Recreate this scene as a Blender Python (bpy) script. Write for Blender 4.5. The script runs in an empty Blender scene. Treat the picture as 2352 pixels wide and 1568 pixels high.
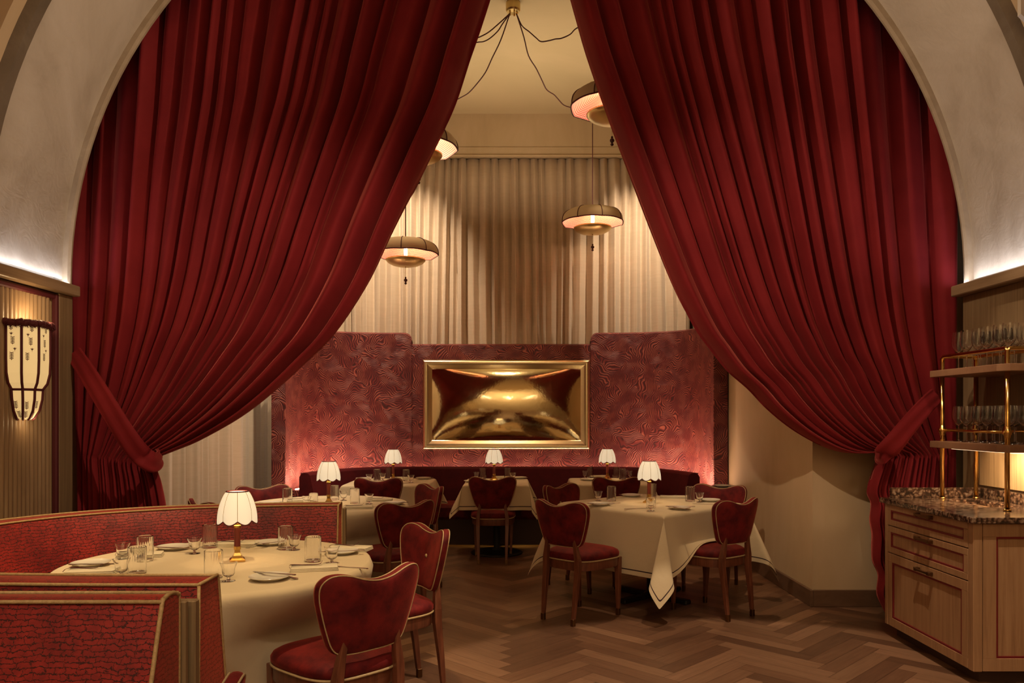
import bpy, math, random
import numpy as np
from mathutils import Vector, Matrix, Euler

C = bpy.context.scene.collection
S = bpy.context.scene
PI = math.pi

# ------------------------------------------------------------------ camera, world, exposure
EYE = 1.44
F = 1800.0
CX, CY = 1176.0, 954.0
cam_d = bpy.data.cameras.new('camera'); cam = bpy.data.objects.new('camera', cam_d); C.objects.link(cam)
cam.location = (0, 0, EYE); cam.rotation_euler = (PI/2, 0, 0)
cam_d.sensor_width = 36; cam_d.lens = 36*F/2352; cam_d.shift_y = (CY-784)/2352
cam_d.clip_start = 0.05; cam_d.clip_end = 60
S.camera = cam
w = bpy.data.worlds.new('world'); S.world = w; w.use_nodes = True
w.node_tree.nodes['Background'].inputs[0].default_value = (0.9, 0.5, 0.25, 1)
w.node_tree.nodes['Background'].inputs[1].default_value = 0.02
S.view_settings.view_transform = 'Standard'; S.view_settings.look = 'None'
S.view_settings.gamma = 1; S.view_settings.use_curve_mapping = False
S.view_settings.exposure = 0.0

WARM = (1.0, 0.70, 0.40)
def lobj(name, d, loc, target=None):
    o = bpy.data.objects.new(name, d); C.objects.link(o); o.location = loc
    if target is not None:
        o.rotation_euler = (Vector(target)-Vector(loc)).to_track_quat('-Z', 'Y').to_euler()
    return o
def spot(loc, target, power, ang=60, blend=0.6, col=WARM, r=0.05):
    d = bpy.data.lights.new('spot_light', 'SPOT'); d.energy = power; d.spot_size = math.radians(ang)
    d.spot_blend = blend; d.color = col; d.shadow_soft_size = r
    return lobj('spot_light', d, loc, target)
def area(loc, target, power, sx, sy, col=WARM, spread=PI):
    d = bpy.data.lights.new('area_light', 'AREA'); d.energy = power; d.shape = 'RECTANGLE'
    d.size = sx; d.size_y = sy; d.color = col; d.spread = spread
    return lobj('area_light', d, loc, target)
def point(loc, power, r=0.03, col=WARM):
    d = bpy.data.lights.new('bulb_light', 'POINT'); d.energy = power; d.shadow_soft_size = r; d.color = col
    return lobj('bulb_light', d, loc)

# hall ceiling downlights that wash the red curtains, the booth and the floor
HALLC = (1.0, 0.76, 0.52)
spot((0.9, 2.2, 4.9), (-1.9, 5.5, 1.95), 540, 34, 1.0, HALLC, 0.03)
spot((-0.9, 2.2, 4.9), (1.95, 5.5, 2.15), 500, 34, 1.0, HALLC, 0.03)
spot((0.2, -0.6, 4.6), (-1.0, 3.3, 0.5), 150, 30, 0.9, HALLC)  # fill added from behind the camera, brightens the near cloth's skirt
spot((-0.6, 3.1, 5.3), (-1.4, 3.7, 0.7), 460, 38, 0.5, (1.0, 0.70, 0.34))
spot((-2.0, 3.0, 4.6), (-2.65, 3.9, 0.7), 420, 34, 0.8)
spot((1.5, 2.95, 5.3), (1.3, 3.35, 0.0), 620, 45, 0.1, HALLC, 0.02)
spot((-1.0, 0.5, 4.9), (-1.5, 2.2, 0.5), 22, 60, 0.8)
spot((0.0, 3.9, 5.3), (-0.3, 4.0, 0.3), 80, 40, 0.8)
# cross lights added out of view to brighten the plaster vault
VC = (1.0, 0.73, 0.46)
spot((1.4, 4.3, 4.9), (-3.0, 4.62, 3.7), 330, 44, 1.0, VC)
spot((-1.4, 4.3, 4.9), (3.0, 4.62, 3.7), 330, 44, 1.0, VC)
# unseen area lamp added to brighten the hall end that the gold mirror shows
area((0.0, -1.6, 5.4), (0.0, -3.6, 2.4), 300, 4.0, 1.0, (1.0, 0.82, 0.58))
# small unseen point lights added in the hall for sparkle on glass and metal
for hx in (-1.7, 0.0, 1.7):
    for hy in (-2.2, -0.6): point((hx, hy, 3.5), 7, 0.03, HALLC)
# accent spots added to make the glasses on the rack glint
spot((1.6, 3.4, 4.6), (2.95, 4.75, 1.85), 220, 17, 0.6, HALLC)
spot((2.2, 2.4, 3.6), (2.95, 4.75, 1.6), 90, 20, 0.6, HALLC, 0.12)
spot((0.6, 4.6, 4.2), (2.95, 4.75, 1.6), 120, 16, 0.6, HALLC, 0.12)
# ceiling downlights of the inner room
RC = (1.0, 0.80, 0.56)
spot((-1.3, 8.4, 5.1), (-1.3, 10.0, 2.5), 520, 54, 1.0, RC)
spot((1.6, 8.5, 5.1), (1.5, 10.0, 2.4), 430, 54, 1.0, RC)
spot((-2.6, 8.6, 5.1), (-2.4, 9.9, 2.2), 260, 46, 0.9, RC)
spot((-0.1, 6.7, 5.1), (-0.1, 9.5, 1.5), 120, 30, 0.8)
spot((-1.45, 6.2, 5.1), (-1.45, 6.2, 0.7), 150, 34, 0.7)
spot((0.8, 1.2, 5.1), (1.1, 6.0, 0.6), 170, 17, 0.8, HALLC)  # fill added from the hall side, brightens the front of the large table
spot((1.1, 6.2, 5.1), (1.1, 6.2, 0.7), 250, 38, 0.7)
spot((-1.27, 8.1, 5.1), (-1.27, 8.2, 0.7), 95, 28, 0.7)
spot((1.03, 8.1, 5.1), (1.03, 8.4, 0.7), 95, 28, 0.7)
spot((-0.15, 8.0, 5.1), (-0.15, 8.2, 0.7), 80, 24, 0.7)
spot((-1.2, 6.6, 5.1), (-2.85, 7.3, 1.3), 750, 62, 0.9, RC)
spot((0.7, 6.6, 5.1), (2.25, 7.0, 1.6), 45, 60, 1.0)
# added upward area lamps stand in for light bounced to the high ceilings
area((0.0, 8.0, 3.8), (0.0, 8.0, 6.0), 28, 2.6, 1.6, (1.0, 0.78, 0.50))
spot((-2.35, 8.1, 5.1), (-2.95, 9.2, 1.2), 360, 50, 0.9, RC)  # downward spot added to lift the dark far end of the left curtain
area((0.0, 0.6, 3.6), (0.0, 0.6, 6.0), 18, 4.0, 3.0)
# cool cove light on top of the ledges, warm cove light behind the banquette
COOL = (0.88, 0.88, 0.98)
area((-3.035, 4.45, 2.339), (-3.0, 4.45, 4.0), 5.5, 2.0, 0.04, COOL)
area((3.085, 4.45, 2.339), (3.06, 4.45, 4.0), 5.5, 2.0, 0.04, COOL)
PINKW = (1.0, 0.62, 0.40)

# ------------------------------------------------------------------ helpers
def P(px, py, Y):
    """point at depth Y seen at that pixel of the 2352x1568 photograph"""
    return Vector(((px-CX)*Y/F, Y, EYE+(CY-py)*Y/F))
def on_plane(px, py, z=0.75):
    Y = F*(EYE-z)/(py-CY)
    return ((px-CX)*Y/F, Y)

def mesh_obj(name, verts, faces, mat, parent=None, smooth=True, uv=None, mats=None, fmat=None, loc=None):
    me = bpy.data.meshes.new(name)
    me.from_pydata([tuple(v) for v in verts], [], faces)
    if uv is not None:
        l = me.uv_layers.new(name='UVMap')
        idx = np.zeros(len(me.loops), dtype=np.int32); me.loops.foreach_get('vertex_index', idx)
        l.data.foreach_set('uv', np.asarray(uv, dtype=np.float32)[idx].ravel())
    me.materials.append(mat)
    if mats:
        for m in mats: me.materials.append(m)
    if fmat is not None: me.polygons.foreach_set('material_index', fmat)
    if smooth: me.polygons.foreach_set('use_smooth', [True]*len(me.polygons))
    me.update()
    o = bpy.data.objects.new(name, me); C.objects.link(o)
    if parent is not None: o.parent = parent
    if loc is not None: o.location = loc
    return o

class MB:
    def __init__(s): s.v = []; s.f = []; s.uv = []
    def add(s, vs, fs, uv=None):
        b = len(s.v); s.v += [tuple(v) for v in vs]; s.f += [tuple(i+b for i in f) for f in fs]
        s.uv += list(uv) if uv is not None else [(v[0]+v[1], v[2]) for v in vs]
    def box(s, x0, x1, y0, y1, z0, z1, bev=0.0, M=None):
        if bev <= 0:
            vs = [(x, y, z) for x in (x0, x1) for y in (y0, y1) for z in (z0, z1)]
            fs = [(0, 1, 3, 2), (4, 6, 7, 5), (0, 4, 5, 1), (2, 3, 7, 6), (0, 2, 6, 4), (1, 5, 7, 3)]
        else:
            b = min(bev, (x1-x0)/2.01, (y1-y0)/2.01, (z1-z0)/2.01)
            vs = []; ind = {}
            for i, (X, sx) in enumerate(((x0, 1), (x1, -1))):
                for j, (Y, sy) in enumerate(((y0, 1), (y1, -1))):
                    for k, (Z, sz) in enumerate(((z0, 1), (z1, -1))):
                        ind[(i, j, k, 0)] = len(vs); vs.append((X, Y+sy*b, Z+sz*b))
                        ind[(i, j, k, 1)] = len(vs); vs.append((X+sx*b, Y, Z+sz*b))
                        ind[(i, j, k, 2)] = len(vs); vs.append((X+sx*b, Y+sy*b, Z))
            I = lambda i, j, k, a: ind[(i, j, k, a)]
            fs = []
            for i in (0, 1):
                q = [I(i, 0, 0, 0), I(i, 1, 0, 0), I(i, 1, 1, 0), I(i, 0, 1, 0)]; fs.append(q if i else q[::-1])
                q = [I(0, i, 0, 1), I(1, i, 0, 1), I(1, i, 1, 1), I(0, i, 1, 1)]; fs.append(q[::-1] if i else q)
                q = [I(0, 0, i, 2), I(1, 0, i, 2), I(1, 1, i, 2), I(0, 1, i, 2)]; fs.append(q if i else q[::-1])
            for i in (0, 1):
                for j in (0, 1):
                    fs.append([I(i, j, 0, 0), I(i, j, 1, 0), I(i, j, 1, 1), I(i, j, 0, 1)])
                    fs.append([I(i, 0, j, 0), I(i, 1, j, 0), I(i, 1, j, 2), I(i, 0, j, 2)])
                    fs.append([I(0, i, j, 1), I(1, i, j, 1), I(1, i, j, 2), I(0, i, j, 2)])
                    for k in (0, 1): fs.append([I(i, j, k, 0), I(i, j, k, 1), I(i, j, k, 2)])
        if M is not None: vs = [M @ Vector(v) for v in vs]
        s.add(vs, fs)
    def tube(s, pts, r, n=8, closed=False, caps=True, ry=None):
        pts = [Vector(p) for p in pts]; m = len(pts)
        rs = r if isinstance(r, (list, tuple)) else [r]*m
        T = []
        for i in range(m):
            a = pts[i-1] if (i > 0 or closed) else pts[i]
            b = pts[(i+1) % m] if (i < m-1 or closed) else pts[i]
            t = (b-a); T.append(t.normalized() if t.length > 1e-9 else Vector((0, 0, 1)))
        up = Vector((0, 0, 1)) if abs(T[0].z) < 0.9 else Vector((1, 0, 0))
        nrm = (up - T[0]*up.dot(T[0])).normalized(); vs = []
        for i in range(m):
            nrm = (nrm - T[i]*nrm.dot(T[i]))
            nrm = nrm.normalized() if nrm.length > 1e-6 else T[i].orthogonal().normalized()
            b = T[i].cross(nrm)
            for k in range(n):
                a = 2*PI*k/n
                vs.append(pts[i]+nrm*math.cos(a)*rs[i]+b*math.sin(a)*rs[i])
        fs = []
        for i in range(m if closed else m-1):
            j = (i+1) % m
            for k in range(n):
                l = (k+1) % n; fs.append((i*n+k, i*n+l, j*n+l, j*n+k))
        if caps and not closed:
            fs.append(tuple(range(n))[::-1]); fs.append(tuple((m-1)*n+k for k in range(n)))
        s.add(vs, fs)
    def lathe(s, prof, n=24, cx=0, cy=0, mod=None):
        vs = []; m = len(prof)
        for i, (r, z) in enumerate(prof):
            for k in range(n):
                a = 2*PI*k/n; rr = r*(mod(a, i) if mod else 1)
                vs.append((cx+rr*math.cos(a), cy+rr*math.sin(a), z))
        fs = [(i*n+k, i*n+(k+1) % n, (i+1)*n+(k+1) % n, (i+1)*n+k) for i in range(m-1) for k in range(n)]
        if prof[0][0] > 1e-6 and False: pass
        s.add(vs, fs)
    def prism(s, outline, y0, y1, axis='y'):
        n = len(outline)
        if axis == 'y': vs = [(a, y0, b) for a, b in outline]+[(a, y1, b) for a, b in outline]
        elif axis == 'z': vs = [(a, b, y0) for a, b in outline]+[(a, b, y1) for a, b in outline]
        else: vs = [(y0, a, b) for a, b in outline]+[(y1, a, b) for a, b in outline]
        fs = [tuple(range(n)), tuple(range(2*n-1, n-1, -1))]+[(i, i+n, (i+1) % n+n, (i+1) % n) for i in range(n)]
        s.add(vs, fs)
    def build(s, name, mat, parent=None, smooth=False, loc=None):
        return mesh_obj(name, s.v, s.f, mat, parent, smooth, s.uv, loc=loc)

def grid_obj(name, A, mat, parent=None, uv=None, close_u=False, close_v=False, smooth=True):
    """A: (nv, nu, 3) array of points"""
    nv, nu = A.shape[:2]
    fs = []
    for i in range(nv if close_v else nv-1):
        i2 = (i+1) % nv
        for j in range(nu if close_u else nu-1):
            j2 = (j+1) % nu
            fs.append((i*nu+j, i*nu+j2, i2*nu+j2, i2*nu+j))
    return mesh_obj(name, A.reshape(-1, 3), fs, mat, parent, smooth, None if uv is None else np.asarray(uv).reshape(-1, 2))

def autosmooth(o, ang=35):
    me = o.data
    import bmesh
    bm = bmesh.new(); bm.from_mesh(me)
    for e in bm.edges:
        if len(e.link_faces) == 2: e.smooth = e.calc_face_angle(0) < math.radians(ang)
        else: e.smooth = True
    bm.to_mesh(me); bm.free()
    me.polygons.foreach_set('use_smooth', [True]*len(me.polygons))
    return o

def cat_rom(pts, k=6, closed=False):
    pts = [Vector(p) if len(p) == 3 else Vector((p[0], p[1], 0)) for p in pts]; n = len(pts); out = []
    for i in range(n if closed else n-1):
        p1, p2 = pts[i], pts[(i+1) % n]
        p0 = pts[i-1] if (i > 0 or closed) else p1*2-p2
        p3 = pts[(i+2) % n] if (i+2 < n or closed) else p2*2-p1
        for j in range(k):
            t = j/k
            out.append(0.5*((2*p1)+(p2-p0)*t+(2*p0-5*p1+4*p2-p3)*t*t+(3*p1-3*p2+p3-p0)*t**3))
    if not closed: out.append(pts[-1])
    return out

def thing(name, label, cat, loc=(0, 0, 0), rz=0, group=None):
    o = bpy.data.objects.new(name, None); C.objects.link(o); o.location = loc; o.rotation_euler = (0, 0, rz)
    o.empty_display_size = 0.1
    o['label'] = label; o['category'] = cat
    if group: o['group'] = group
    return o
def tag(o, label, cat, group=None):
    o['label'] = label; o['category'] = cat
    if group: o['group'] = group
    return o
def struct(o): o['kind'] = 'structure'; return o
def kids(o, cache={}):
    return CH.get(o.name, [])
CH = {}
def index_children():
    CH.clear()
    for o in bpy.data.objects:
        if o.parent: CH.setdefault(o.parent.name, []).append(o)
def dup(root, loc, rz, label, group=None, scale=None):
    r = root.copy(); C.objects.link(r); r.location = loc; r.rotation_euler = (0, 0, rz); r['label'] = label
    if group: r['group'] = group
    if scale: r.scale = scale
    for ch in kids(root):
        c = ch.copy(); C.objects.link(c); c.parent = r
        for g in kids(ch):
            d = g.copy(); C.objects.link(d); d.parent = c
    return r

# ------------------------------------------------------------------ materials
def new_mat(name):
    m = bpy.data.materials.new(name); m.use_nodes = True
    nt = m.node_tree; return m, nt, nt.nodes['Principled BSDF']
def L(nt, a, b): nt.links.new(a, b)
def N(nt, t, **k):
    n = nt.nodes.new(t)
    for a, b in k.items():
        if a.startswith('i_'): n.inputs[a[2:].replace('_', ' ')].default_value = b
        else: setattr(n, a, b)
    return n
def ramp(nt, fac, stops, interp='LINEAR'):
    r = nt.nodes.new('ShaderNodeValToRGB'); r.color_ramp.interpolation = interp
    e = r.color_ramp.elements
    while len(e) < len(stops): e.new(0.5)
    for i, (p, c) in enumerate(stops): e[i].position = p; e[i].color = (*c, 1) if len(c) == 3 else c
    L(nt, fac, r.inputs[0]); return r
def math_n(nt, op, a, b=None, c=None):
    n = nt.nodes.new('ShaderNodeMath'); n.operation = op
    for i, x in enumerate((a, b, c)):
        if x is None: continue
        if isinstance(x, (int, float)): n.inputs[i].default_value = x
        else: L(nt, x, n.inputs[i])
    return n.outputs[0]
def coords(nt, kind='Object', scale=(1, 1, 1)):
    tc = nt.nodes.new('ShaderNodeTexCoord'); mp = nt.nodes.new('ShaderNodeMapping')
    mp.inputs['Scale'].default_value = scale; L(nt, tc.outputs[kind], mp.inputs[0]); return mp.outputs[0]
def bump(nt, b, h, strength=0.3, dist=0.01):
    n = nt.nodes.new('ShaderNodeBump'); n.inputs['Strength'].default_value = strength
    n.inputs['Distance'].default_value = dist; L(nt, h, n.inputs['Height']); L(nt, n.outputs[0], b.inputs['Normal'])

def simple(name, col, rough=0.5, metal=0.0, c2=None, nscale=6, bumps=0, bscale=60, coat=0, sheen=0, sheen_col=None, stretch=(1, 1, 1), spec=0.5, kind='Object'):
    m, nt, b = new_mat(name)
    b.inputs['Base Color'].default_value = (*col, 1); b.inputs['Roughness'].default_value = rough
    b.inputs['Metallic'].default_value = metal; b.inputs['Coat Weight'].default_value = coat
    b.inputs['Specular IOR Level'].default_value = spec
    if sheen:
        b.inputs['Sheen Weight'].default_value = sheen; b.inputs['Sheen Roughness'].default_value = 0.35
        b.inputs['Sheen Tint'].default_value = (*(sheen_col or col), 1)
    v = coords(nt, kind, stretch)
    if c2 is not None:
        n = N(nt, 'ShaderNodeTexNoise', i_Scale=nscale, i_Detail=5.0, i_Roughness=0.6); L(nt, v, n.inputs['Vector'])
        r = ramp(nt, n.outputs['Fac'], [(0.35, col), (0.65, c2)]); L(nt, r.outputs[0], b.inputs['Base Color'])
    if bumps:
        n2 = N(nt, 'ShaderNodeTexNoise', i_Scale=bscale, i_Detail=4.0); L(nt, v, n2.inputs['Vector'])
        bump(nt, b, n2.outputs['Fac'], bumps, 0.005)
    return m

M = {}
M['red_velvet'] = simple('red_curtain_velvet', (0.165, 0.010, 0.0140), 0.75, c2=(0.215, 0.015, 0.019), nscale=2.0, sheen=0.5, sheen_col=(0.85, 0.20, 0.16), spec=0.15, bumps=0.15, bscale=350)
M['chair_velvet'] = simple('chair_velvet', (0.062, 0.004, 0.006), 0.7, c2=(0.155, 0.010, 0.010), nscale=13, sheen=0.5, sheen_col=(0.7, 0.12, 0.08), spec=0.2, bumps=0.2, bscale=250)
M['banquette_velvet'] = simple('banquette_velvet', (0.050, 0.004, 0.007), 0.7, c2=(0.072, 0.005, 0.008), nscale=8, sheen=0.4, sheen_col=(0.6, 0.08, 0.07), spec=0.15)
M['chair_wood'] = simple('chair_walnut', (0.11, 0.032, 0.016), 0.38, c2=(0.19, 0.062, 0.03), nscale=9, stretch=(6, 6, 0.7), coat=0.15)
M['piping'] = simple('cream_piping', (0.36, 0.25, 0.12), 0.6, c2=(0.44, 0.32, 0.17), nscale=60)
M['gold_piping'] = simple('gold_piping', (0.34, 0.22, 0.09), 0.55, c2=(0.46, 0.31, 0.14), nscale=80, bumps=0.4, bscale=300)
M['linen_napkin'] = simple('napkin_linen', (0.62, 0.54, 0.38), 0.9, c2=(0.68, 0.60, 0.44), nscale=12, bumps=0.1, bscale=400)
M['dark_trim'] = simple('burgundy_trim', (0.085, 0.008, 0.012), 0.7)
M['red_inlay'] = simple('red_inlay', (0.16, 0.010, 0.012), 0.5)
M['ceramic'] = simple('white_ceramic', (0.66, 0.62, 0.52), 0.22, coat=0.4)
M['silver'] = simple('polished_steel', (0.62, 0.60, 0.57), 0.16, 1.0)
M['brass'] = simple('polished_brass', (0.78, 0.50, 0.16), 0.16, 1.0, bumps=0.03, bscale=30)
M['brushed_brass'] = simple('brushed_brass', (0.66, 0.50, 0.22), 0.34, 1.0)
M['dark_brass'] = simple('aged_brass', (0.20, 0.11, 0.05), 0.35, 1.0)
M['leather'] = simple('red_leather', (0.12, 0.016, 0.010), 0.45)
M['black'] = simple('black_iron', (0.012, 0.011, 0.010), 0.5, 0.3)
M['black_red'] = simple('dark_red_glass_bead', (0.06, 0.002, 0.004), 0.08, coat=0.6)
M['cord'] = simple('red_cloth_cord', (0.07, 0.010, 0.010), 0.7)
M['steel_basin'] = simple('dark_steel_basin', (0.03, 0.03, 0.032), 0.25, 0.9)
M['plinth'] = simple('dark_plinth', (0.05, 0.022, 0.014), 0.5)
M['grille'] = simple('white_speaker_grille', (0.55, 0.50, 0.44), 0.6)

def wood(name, c1, c2, c3, stretch=(14, 14, 0.6), rough=0.45, nscale=3.0):
    m, nt, b = new_mat(name); v = coords(nt, 'Object', stretch)
    n = N(nt, 'ShaderNodeTexNoise', i_Scale=nscale, i_Detail=6.0, i_Roughness=0.65, i_Distortion=0.4); L(nt, v, n.inputs['Vector'])
    r = ramp(nt, n.outputs['Fac'], [(0.28, c1), (0.5, c2), (0.72, c3)]); L(nt, r.outputs[0], b.inputs['Base Color'])
    n2 = N(nt, 'ShaderNodeTexNoise', i_Scale=nscale*6, i_Detail=4.0); L(nt, v, n2.inputs['Vector'])
    bump(nt, b, n2.outputs['Fac'], 0.12, 0.003)
    b.inputs['Roughness'].default_value = rough; return m
M['oak'] = wood('oak_veneer', (0.26, 0.135, 0.065), (0.36, 0.20, 0.10), (0.42, 0.25, 0.13))
M['oak_light'] = wood('light_oak_panel', (0.30, 0.19, 0.09), (0.46, 0.31, 0.16), (0.55, 0.39, 0.21), stretch=(20, 20, 0.5))
M['oak_shelf'] = wood('oak_shelf', (0.22, 0.11, 0.06), (0.27, 0.14, 0.075), (0.31, 0.17, 0.09), stretch=(3, 3, 3))
M['oak_dark'] = wood('dark_oak_panel', (0.16, 0.10, 0.05), (0.22, 0.145, 0.075), (0.28, 0.19, 0.10), stretch=(20, 20, 0.5))
M['ledge_wood'] = wood('ledge_wood', (0.24, 0.16, 0.09), (0.31, 0.21, 0.12), (0.36, 0.25, 0.15), stretch=(14, 0.7, 14))
M['ribbed'] = wood('ribbed_wood', (0.26, 0.165, 0.085), (0.33, 0.215, 0.115), (0.39, 0.265, 0.15), stretch=(8, 8, 0.5))
M['baseboard'] = wood('baseboard_wood', (0.10, 0.055, 0.03), (0.13, 0.07, 0.04), (0.16, 0.09, 0.05), stretch=(2, 2, 6))

def plaster(name, c1, c2, c3, scale=1.4, b_s=0.25, vstretch=1.0):
    m, nt, b = new_mat(name); v = coords(nt, 'Object', (1, 1, vstretch))
    n = N(nt, 'ShaderNodeTexNoise', i_Scale=scale, i_Detail=7.0, i_Roughness=0.62, i_Distortion=1.2); L(nt, v, n.inputs['Vector'])
    r = ramp(nt, n.outputs['Fac'], [(0.3, c1), (0.5, c2), (0.7, c3)]); L(nt, r.outputs[0], b.inputs['Base Color'])
    wv = N(nt, 'ShaderNodeTexNoise', i_Scale=scale*5, i_Detail=5.0, i_Distortion=3.0); L(nt, v, wv.inputs['Vector'])
    bump(nt, b, wv.outputs['Fac'], b_s, 0.012); b.inputs['Roughness'].default_value = 0.8
    return m
M['plaster'] = plaster('trowelled_plaster', (0.40, 0.33, 0.25), (0.50, 0.43, 0.34), (0.57, 0.50, 0.41))
M['plaster_warm'] = plaster('warm_plaster', (0.44, 0.32, 0.19), (0.50, 0.37, 0.22), (0.55, 0.41, 0.26), 1.0, 0.08, 0.35)
M['ceiling'] = plaster('ceiling_plaster', (0.50, 0.40, 0.24), (0.53, 0.43, 0.26), (0.56, 0.45, 0.28), 0.6, 0.03)
M['trim_plaster'] = plaster('arch_trim', (0.30, 0.23, 0.15), (0.36, 0.28, 0.19), (0.42, 0.34, 0.24), 3.0, 0.1)
M['trim_dark'] = plaster('dark_arch_trim', (0.12, 0.09, 0.055), (0.15, 0.11, 0.07), (0.18, 0.14, 0.09), 3.0, 0.1)

def mk_linen():
    m, nt, b = new_mat('tablecloth_linen')
    tc = nt.nodes.new('ShaderNodeTexCoord'); sep = nt.nodes.new('ShaderNodeSeparateXYZ'); L(nt, tc.outputs['UV'], sep.inputs[0])
    d = math_n(nt, 'SUBTRACT', sep.outputs[0], 0.036); d = math_n(nt, 'ABSOLUTE', d)
    line = math_n(nt, 'LESS_THAN', d, 0.0042)
    mx = nt.nodes.new('ShaderNodeMixRGB'); L(nt, line, mx.inputs[0])
    mx.inputs[1].default_value = (0.60, 0.49, 0.32, 1); mx.inputs[2].default_value = (0.03, 0.006, 0.01, 1)
    L(nt, mx.outputs[0], b.inputs['Base Color']); b.inputs['Roughness'].default_value = 0.85
    b.inputs['Sheen Weight'].default_value = 0.15
    v = coords(nt, 'Object', (1, 1, 1))
    n = N(nt, 'ShaderNodeTexNoise', i_Scale=7.0, i_Detail=4.0, i_Distortion=0.6); L(nt, v, n.inputs['Vector'])
    bump(nt, b, n.outputs['Fac'], 0.25, 0.02)
    return m
M['linen'] = mk_linen()

def mk_booth():
    m, nt, b = new_mat('crackled_chenille')
    uv = coords(nt, 'UV')
    n = N(nt, 'ShaderNodeTexNoise', i_Scale=13.0, i_Detail=5.0, i_Roughness=0.75); L(nt, uv, n.inputs['Vector'])
    ms = nt.nodes.new('ShaderNodeVectorMath'); ms.operation = 'MULTIPLY_ADD'
    L(nt, n.outputs['Color'], ms.inputs[0]); ms.inputs[1].default_value = (0.085, 0.05, 0); L(nt, uv, ms.inputs[2])
    def bricks(sc, w, h, mo):
        br = nt.nodes.new('ShaderNodeTexBrick'); L(nt, ms.outputs[0], br.inputs['Vector'])
        br.inputs['Scale'].default_value = sc; br.inputs['Brick Width'].default_value = w
        br.inputs['Row Height'].default_value = h; br.inputs['Mortar Size'].default_value = mo
        br.inputs['Mortar Smooth'].default_value = 0.3; br.squash = 1.5; br.squash_frequency = 3
        br.inputs['Color1'].default_value = (1, 1, 1, 1); br.inputs['Color2'].default_value = (0.55, 0.55, 0.55, 1)
        return br
    b1 = bricks(1, 0.030, 0.0165, 0.0018)
    n2 = N(nt, 'ShaderNodeTexNoise', i_Scale=55.0, i_Detail=3.0); L(nt, uv, n2.inputs['Vector'])
    gate = ramp(nt, n2.outputs['Fac'], [(0.30, (0, 0, 0)), (0.42, (1, 1, 1))])
    crack = math_n(nt, 'MULTIPLY', b1.outputs['Fac'], gate.outputs[0])
    n3 = N(nt, 'ShaderNodeTexNoise', i_Scale=4.0, i_Detail=8.0, i_Roughness=0.8); L(nt, uv, n3.inputs['Vector'])
    base = ramp(nt, n3.outputs['Fac'], [(0.38, (0.11, 0.006, 0.009)), (0.62, (0.30, 0.020, 0.016))])
    mx = nt.nodes.new('ShaderNodeMixRGB'); L(nt, crack, mx.inputs[0]); L(nt, base.outputs[0], mx.inputs[1]); mx.inputs[2].default_value = (0.03, 0.004, 0.006, 1)
    L(nt, mx.outputs[0], b.inputs['Base Color']); b.inputs['Roughness'].default_value = 0.5
    b.inputs['Sheen Weight'].default_value = 0.5; b.inputs['Sheen Tint'].default_value = (0.9, 0.2, 0.12, 1)
    b.inputs['Specular IOR Level'].default_value = 0.3
    inv = math_n(nt, 'SUBTRACT', 1.0, crack); bump(nt, b, inv, 0.6, 0.006)
    return m
M['booth'] = mk_booth()

def mk_panel():
    m, nt, b = new_mat('wavy_cut_velvet')
    uv = coords(nt, 'UV')
    n = N(nt, 'ShaderNodeTexNoise', i_Scale=3.4, i_Detail=1.0, i_Roughness=0.4); L(nt, uv, n.inputs['Vector'])
    v = N(nt, 'ShaderNodeTexVoronoi', i_Scale=4.2, feature='F1')
    nw = N(nt, 'ShaderNodeTexNoise', i_Scale=5.5, i_Detail=1.0); L(nt, uv, nw.inputs['Vector'])
    ad = nt.nodes.new('ShaderNodeVectorMath'); ad.operation = 'MULTIPLY_ADD'; L(nt, n.outputs['Color'], ad.inputs[0]); ad.inputs[1].default_value = (0.16, 0.16, 0); L(nt, uv, ad.inputs[2])
    L(nt, ad.outputs[0], v.inputs['Vector'])
    off = nt.nodes.new('ShaderNodeVectorMath'); off.operation = 'MULTIPLY_ADD'
    L(nt, v.outputs['Color'], off.inputs[0]); off.inputs[1].default_value = (0.9, 0.9, 0.0); L(nt, v.outputs['Position'], off.inputs[2])
    of2 = nt.nodes.new('ShaderNodeVectorMath'); of2.operation = 'SUBTRACT'; L(nt, off.outputs[0], of2.inputs[0]); of2.inputs[1].default_value = (0.45, 0.45, 0.0)
    dd = nt.nodes.new('ShaderNodeVectorMath'); dd.operation = 'DISTANCE'; L(nt, ad.outputs[0], dd.inputs[0]); L(nt, of2.outputs[0], dd.inputs[1])
    s = math_n(nt, 'MULTIPLY_ADD', dd.outputs['Value'], 330.0, math_n(nt, 'MULTIPLY', nw.outputs['Fac'], 60.0))
    wv = math_n(nt, 'SINE', s)
    g = N(nt, 'ShaderNodeTexNoise', i_Scale=7.0, i_Detail=4.0); L(nt, uv, g.inputs['Vector'])
    ga = ramp(nt, g.outputs['Fac'], [(0.30, (0.35,)*3), (0.55, (1,)*3)])
    k = math_n(nt, 'MULTIPLY', math_n(nt, 'MULTIPLY_ADD', wv, 0.5, 0.5), ga.outputs[0])
    r = ramp(nt, k, [(0.05, (0.045, 0.005, 0.008)), (0.28, (0.130, 0.014, 0.017)), (0.72, (0.170, 0.022, 0.022)), (0.93, (0.34, 0.095, 0.066))])
    L(nt, r.outputs[0], b.inputs['Base Color']); b.inputs['Roughness'].default_value = 0.55
    b.inputs['Sheen Weight'].default_value = 0.12; b.inputs['Sheen Tint'].default_value = (0.9, 0.25, 0.2, 1)
    bump(nt, b, k, 0.6, 0.005)
    return m
M['panel_velvet'] = mk_panel()

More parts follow.
